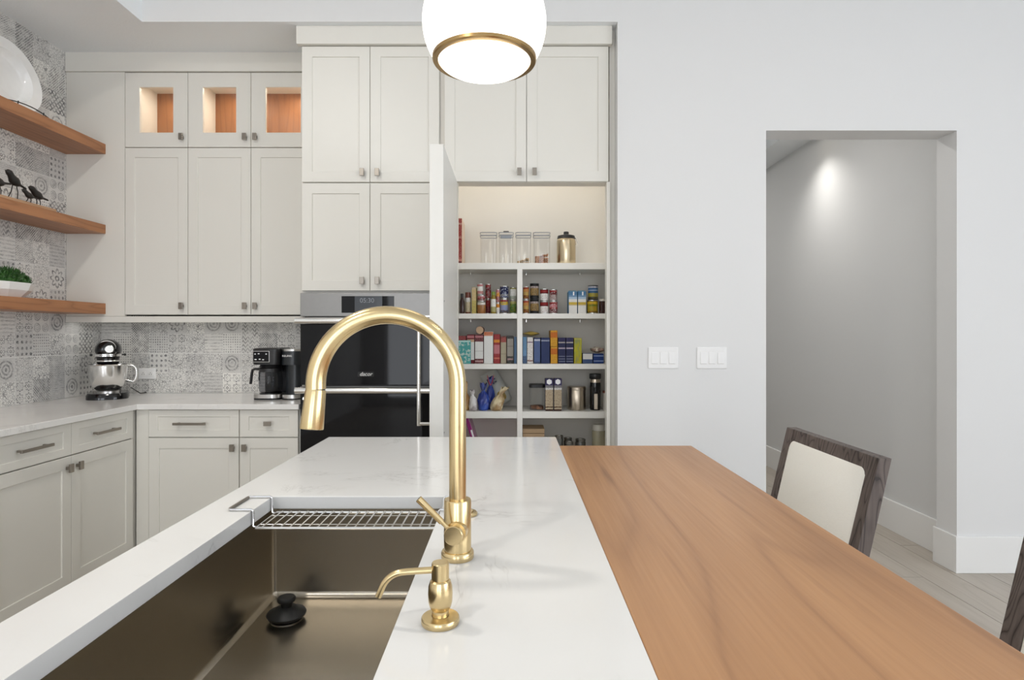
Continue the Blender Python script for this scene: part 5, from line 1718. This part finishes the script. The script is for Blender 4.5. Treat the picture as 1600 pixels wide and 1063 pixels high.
# ---- fourth shelf, wide bay
d = 3.61
xc, w = span(827, 851.5, d)
t = thing('cookie_jar', 'clear square jar with a black lid and a little food at its bottom', 'jar', (xc, d + w / 2, S4 + 0.0004))
h = ztop(601, d) - S4
ws = w - 0.006
pr, pi = rrect(ws, ws, 0.02, 4), rrect(ws - 0.006, ws - 0.006, 0.018, 4)
MB().loft([[(x, y, 0) for x, y in pr], [(x, y, h * 0.86) for x, y in pr], [(x, y, h * 0.86) for x, y in pi], [(x, y, 0.004) for x, y in pi]]).build('body', 'clear_plastic', t, smooth=True)
lo = rrect(w, w, 0.02, 4)
MB().loft([[(x, y, h * 0.865) for x, y in lo], [(x, y, h * 0.98) for x, y in lo], [(x * 0.92, y * 0.92, h) for x, y in lo]]).build('lid', 'black_plastic', t, smooth=True, angle=30)
mat = NT('brown_bits')
mat.set(mat.ramp(mat.noise(mat.coord(), 60, 2), [(0.4, (0.07, 0.025, 0.012)), (0.6, (0.30, 0.13, 0.06))]), 0.7)
mat.bump(mat.noise(mat.coord(), 90, 2), 0.8, 0.006)
MB().loft([[(x * 0.97, y * 0.97, 0.005) for x, y in pi], [(x * 0.97, y * 0.97, 0.020 + 0.004 * math.sin(x * 90)) for x, y in pi], [(x * 0.5, y * 0.5, 0.026) for x, y in pi]]).build('dry_food', mat.m, t, smooth=True, kind='stuff')
for (a, b), lb in (((852, 864.4), 'tall printed nut carton beside the clear jar'), ((865.6, 878), 'tall printed nut carton beside the steel canister')):
    t = carton('nut_carton', lb, 'carton', a, b, 592, S4, 3.575, [(0, (0.09, 0.035, 0.02)), (0.05, CREAM), (0.10, BROWN), (0.13, (0.62, 0.50, 0.34)), (0.66, WHITE), (0.72, (0.3, 0.3, 0.32)), (0.80, (0.05, 0.05, 0.20))], 0.07, (0.10, 0.035, 0.02), 0.8, (0.05, 0.045, 0.12), group='twin tall nut cartons', scale=11)
    h = ztop(592, 3.575) - S4
    b_ = MB().prism([(0.017 * math.cos(R(60 * k + 30)), 0.017 * math.sin(R(60 * k + 30))) for k in range(6)], 0, 0.0006)
    b_.v = [(x, -z, y + h * 0.90) for x, y, z in b_.v]
    b_.build('seal', 'white_print', t)
d = 3.60
xc, w = span(888, 917, d)
r = w / 2
t = thing('steel_canister', 'round brushed steel canister with a flat lid on the bag shelf', 'canister', (xc, d + r, S4 + 0.0004))
plain('brushed_tan_steel', (0.58, 0.50, 0.40), 0.3, 1.0)
MB().lathe([(0, 0), (r * 0.98, 0), (r, 0.003), (r, 0.118), (r * 0.98, 0.120), (0, 0.120)], 40).build('body', 'brushed_tan_steel', t, smooth=True)
MB().lathe([(r * 1.02, 0.1205), (r * 1.02, 0.137), (r * 0.97, 0.140), (r * 0.6, 0.1405), (0, 0.1405)], 40).build('lid', 'brushed_tan_steel', t, smooth=True, angle=30)
d = 3.60
xc, w = span(922, 940.5, d)
r = w / 2
t = thing('travel_flask', 'tall black travel flask with a steel collar', 'flask', (xc, d + r, S4 + 0.0004))
MB().lathe([(0, 0), (r * 0.86, 0), (r * 0.90, 0.004), (r * 0.94, 0.15), (r * 0.90, 0.166), (0, 0.166)], 32).build('body', 'black_gloss', t, smooth=True)
MB().lathe([(r * 0.88, 0.1665), (r * 0.86, 0.172), (r * 0.80, 0.180), (r * 0.80, 0.186)], 32).build('collar', 'brushed_tan_steel', t, smooth=True)
MB().lathe([(0, 0.1865), (r * 0.90, 0.1865), (r * 1.0, 0.192), (r * 1.02, 0.214), (r * 0.96, 0.219), (0, 0.219)], 32).build('lid', 'black_plastic', t, smooth=True, angle=35)
MB().box(-r * 0.30, r * 0.30, -r * 0.97, -r * 0.80, 0.006, 0.100).build('label_strip', 'brushed_tan_steel', t, bevel=0.002)
bottle('spread_jar', 'small pale jar with a dark lid tucked at the pantry edge on the bag shelf', 942.5, 953, 611, S4, 3.62, 'glass_lid', 'spice_brown', None, 0.9, 0.85, 0.10, 'jar')

# ---- fifth shelf
t = thing('magazine_folder', 'glossy magenta folder leaning on the low pantry shelf behind the faucet', 'folder', (-0.200, 3.62, S5 + 0.0004))
plain('magenta_gloss', (0.26, 0.008, 0.15), 0.12)
b = MB().box(-0.012, 0.012, 0, 0.18, 0, 0.250)
rot = Matrix.Rotation(R(-17), 3, 'Y')
b.v = [tuple(rot @ Vector(v) + Vector((0, 0, 0.004))) for v in b.v]
b.build('cover', 'magenta_gloss', t, bevel=0.002)
b = MB().box(-0.004, 0.006, -0.0015, 0.0, 0.03, 0.175)
b.v = [tuple(rot @ Vector(v) + Vector((0.004, 0, 0.004))) for v in b.v]
b.build('spine_label', 'white_print', t)
plain('card_brown', (0.42, 0.29, 0.17), 0.7)
xc, w = span(812, 845.5, 3.62)
t = thing('cardboard_box', 'plain brown cardboard box with a folded lid on the low pantry shelf', 'box', (dv1 + 0.006 + w / 2 - 0.002, 3.62, S5 + 0.0004))
MB().box(-w / 2, w / 2, 0, 0.16, 0, 0.150).build('body', 'card_brown', t, bevel=0.001)
MB().box(-w / 2 - 0.001, w / 2 + 0.001, -0.002, 0.162, 0.153, 0.178).build('lid', 'card_brown', t, bevel=0.001)
plain('jar_glass_dark', (0.10, 0.10, 0.09), 0.12)
plain('pewter', (0.28, 0.27, 0.25), 0.3, 1.0)
gj = 'jars with pewter lids on the low pantry shelf'
for x, d, ytop, r, lb in ((873.5, 3.66, 680.5, 0.026, 'taller glass jar with a pewter lid behind the corner of the quartz'), (887.5, 3.74, 684, 0.026, 'rear glass jar with a pewter lid, middle of the group'),
                          (889.5, 3.62, 690, 0.024, 'front glass jar with a pewter lid, lowest of the group'), (907, 3.68, 686, 0.032, 'widest glass jar with a pewter lid, nearest the tall pale jar')):
    xc = at(x, 0, d)[0]
    h = ztop(ytop, d) - S5
    t = thing('glass_jar', lb, 'jar', (xc, d, S5 + 0.0004), 0, gj)
    MB().lathe([(0, 0), (r * 0.92, 0), (r, 0.005), (r, h * 0.80), (r * 0.88, h * 0.86), (0, h * 0.86)], 28).build('body', 'jar_glass_dark', t, smooth=True, angle=50)
    MB().lathe([(r * 0.96, h * 0.86), (r * 0.98, h * 0.985), (r * 0.90, h), (r * 0.78, h), (r * 0.70, h - 0.004), (0, h - 0.004)], 28).build('lid', 'pewter', t, smooth=True, angle=30)
    MB().lathe([(r * 0.5, h - 0.0038), (r * 0.45, h - 0.001), (0, h - 0.001)], 24).build('lid_disc', 'bright_steel', t, smooth=True)
plain('pale_green_jar', (0.34, 0.31, 0.21), 0.25)
plain('frosted_lid', (0.55, 0.53, 0.47), 0.35)
xc, w = span(926.5, 947.5, 3.62)
t = thing('storage_jar', 'tall pale olive jar with a frosted lid at the low shelf end', 'jar', (xc, 3.62 + w / 2, S5 + 0.0004))
r = w / 2
h = ztop(664, 3.64) - S5
MB().lathe([(0, 0), (r * 0.94, 0), (r, 0.005), (r, h * 0.78), (r * 0.9, h * 0.82), (0, h * 0.82)], 32).build('body', 'pale_green_jar', t, smooth=True, angle=50)
MB().lathe([(r * 0.94, h * 0.82), (r * 0.94, h * 0.96), (r * 0.86, h), (0, h)], 32).build('lid', 'frosted_lid', t, smooth=True, angle=30)
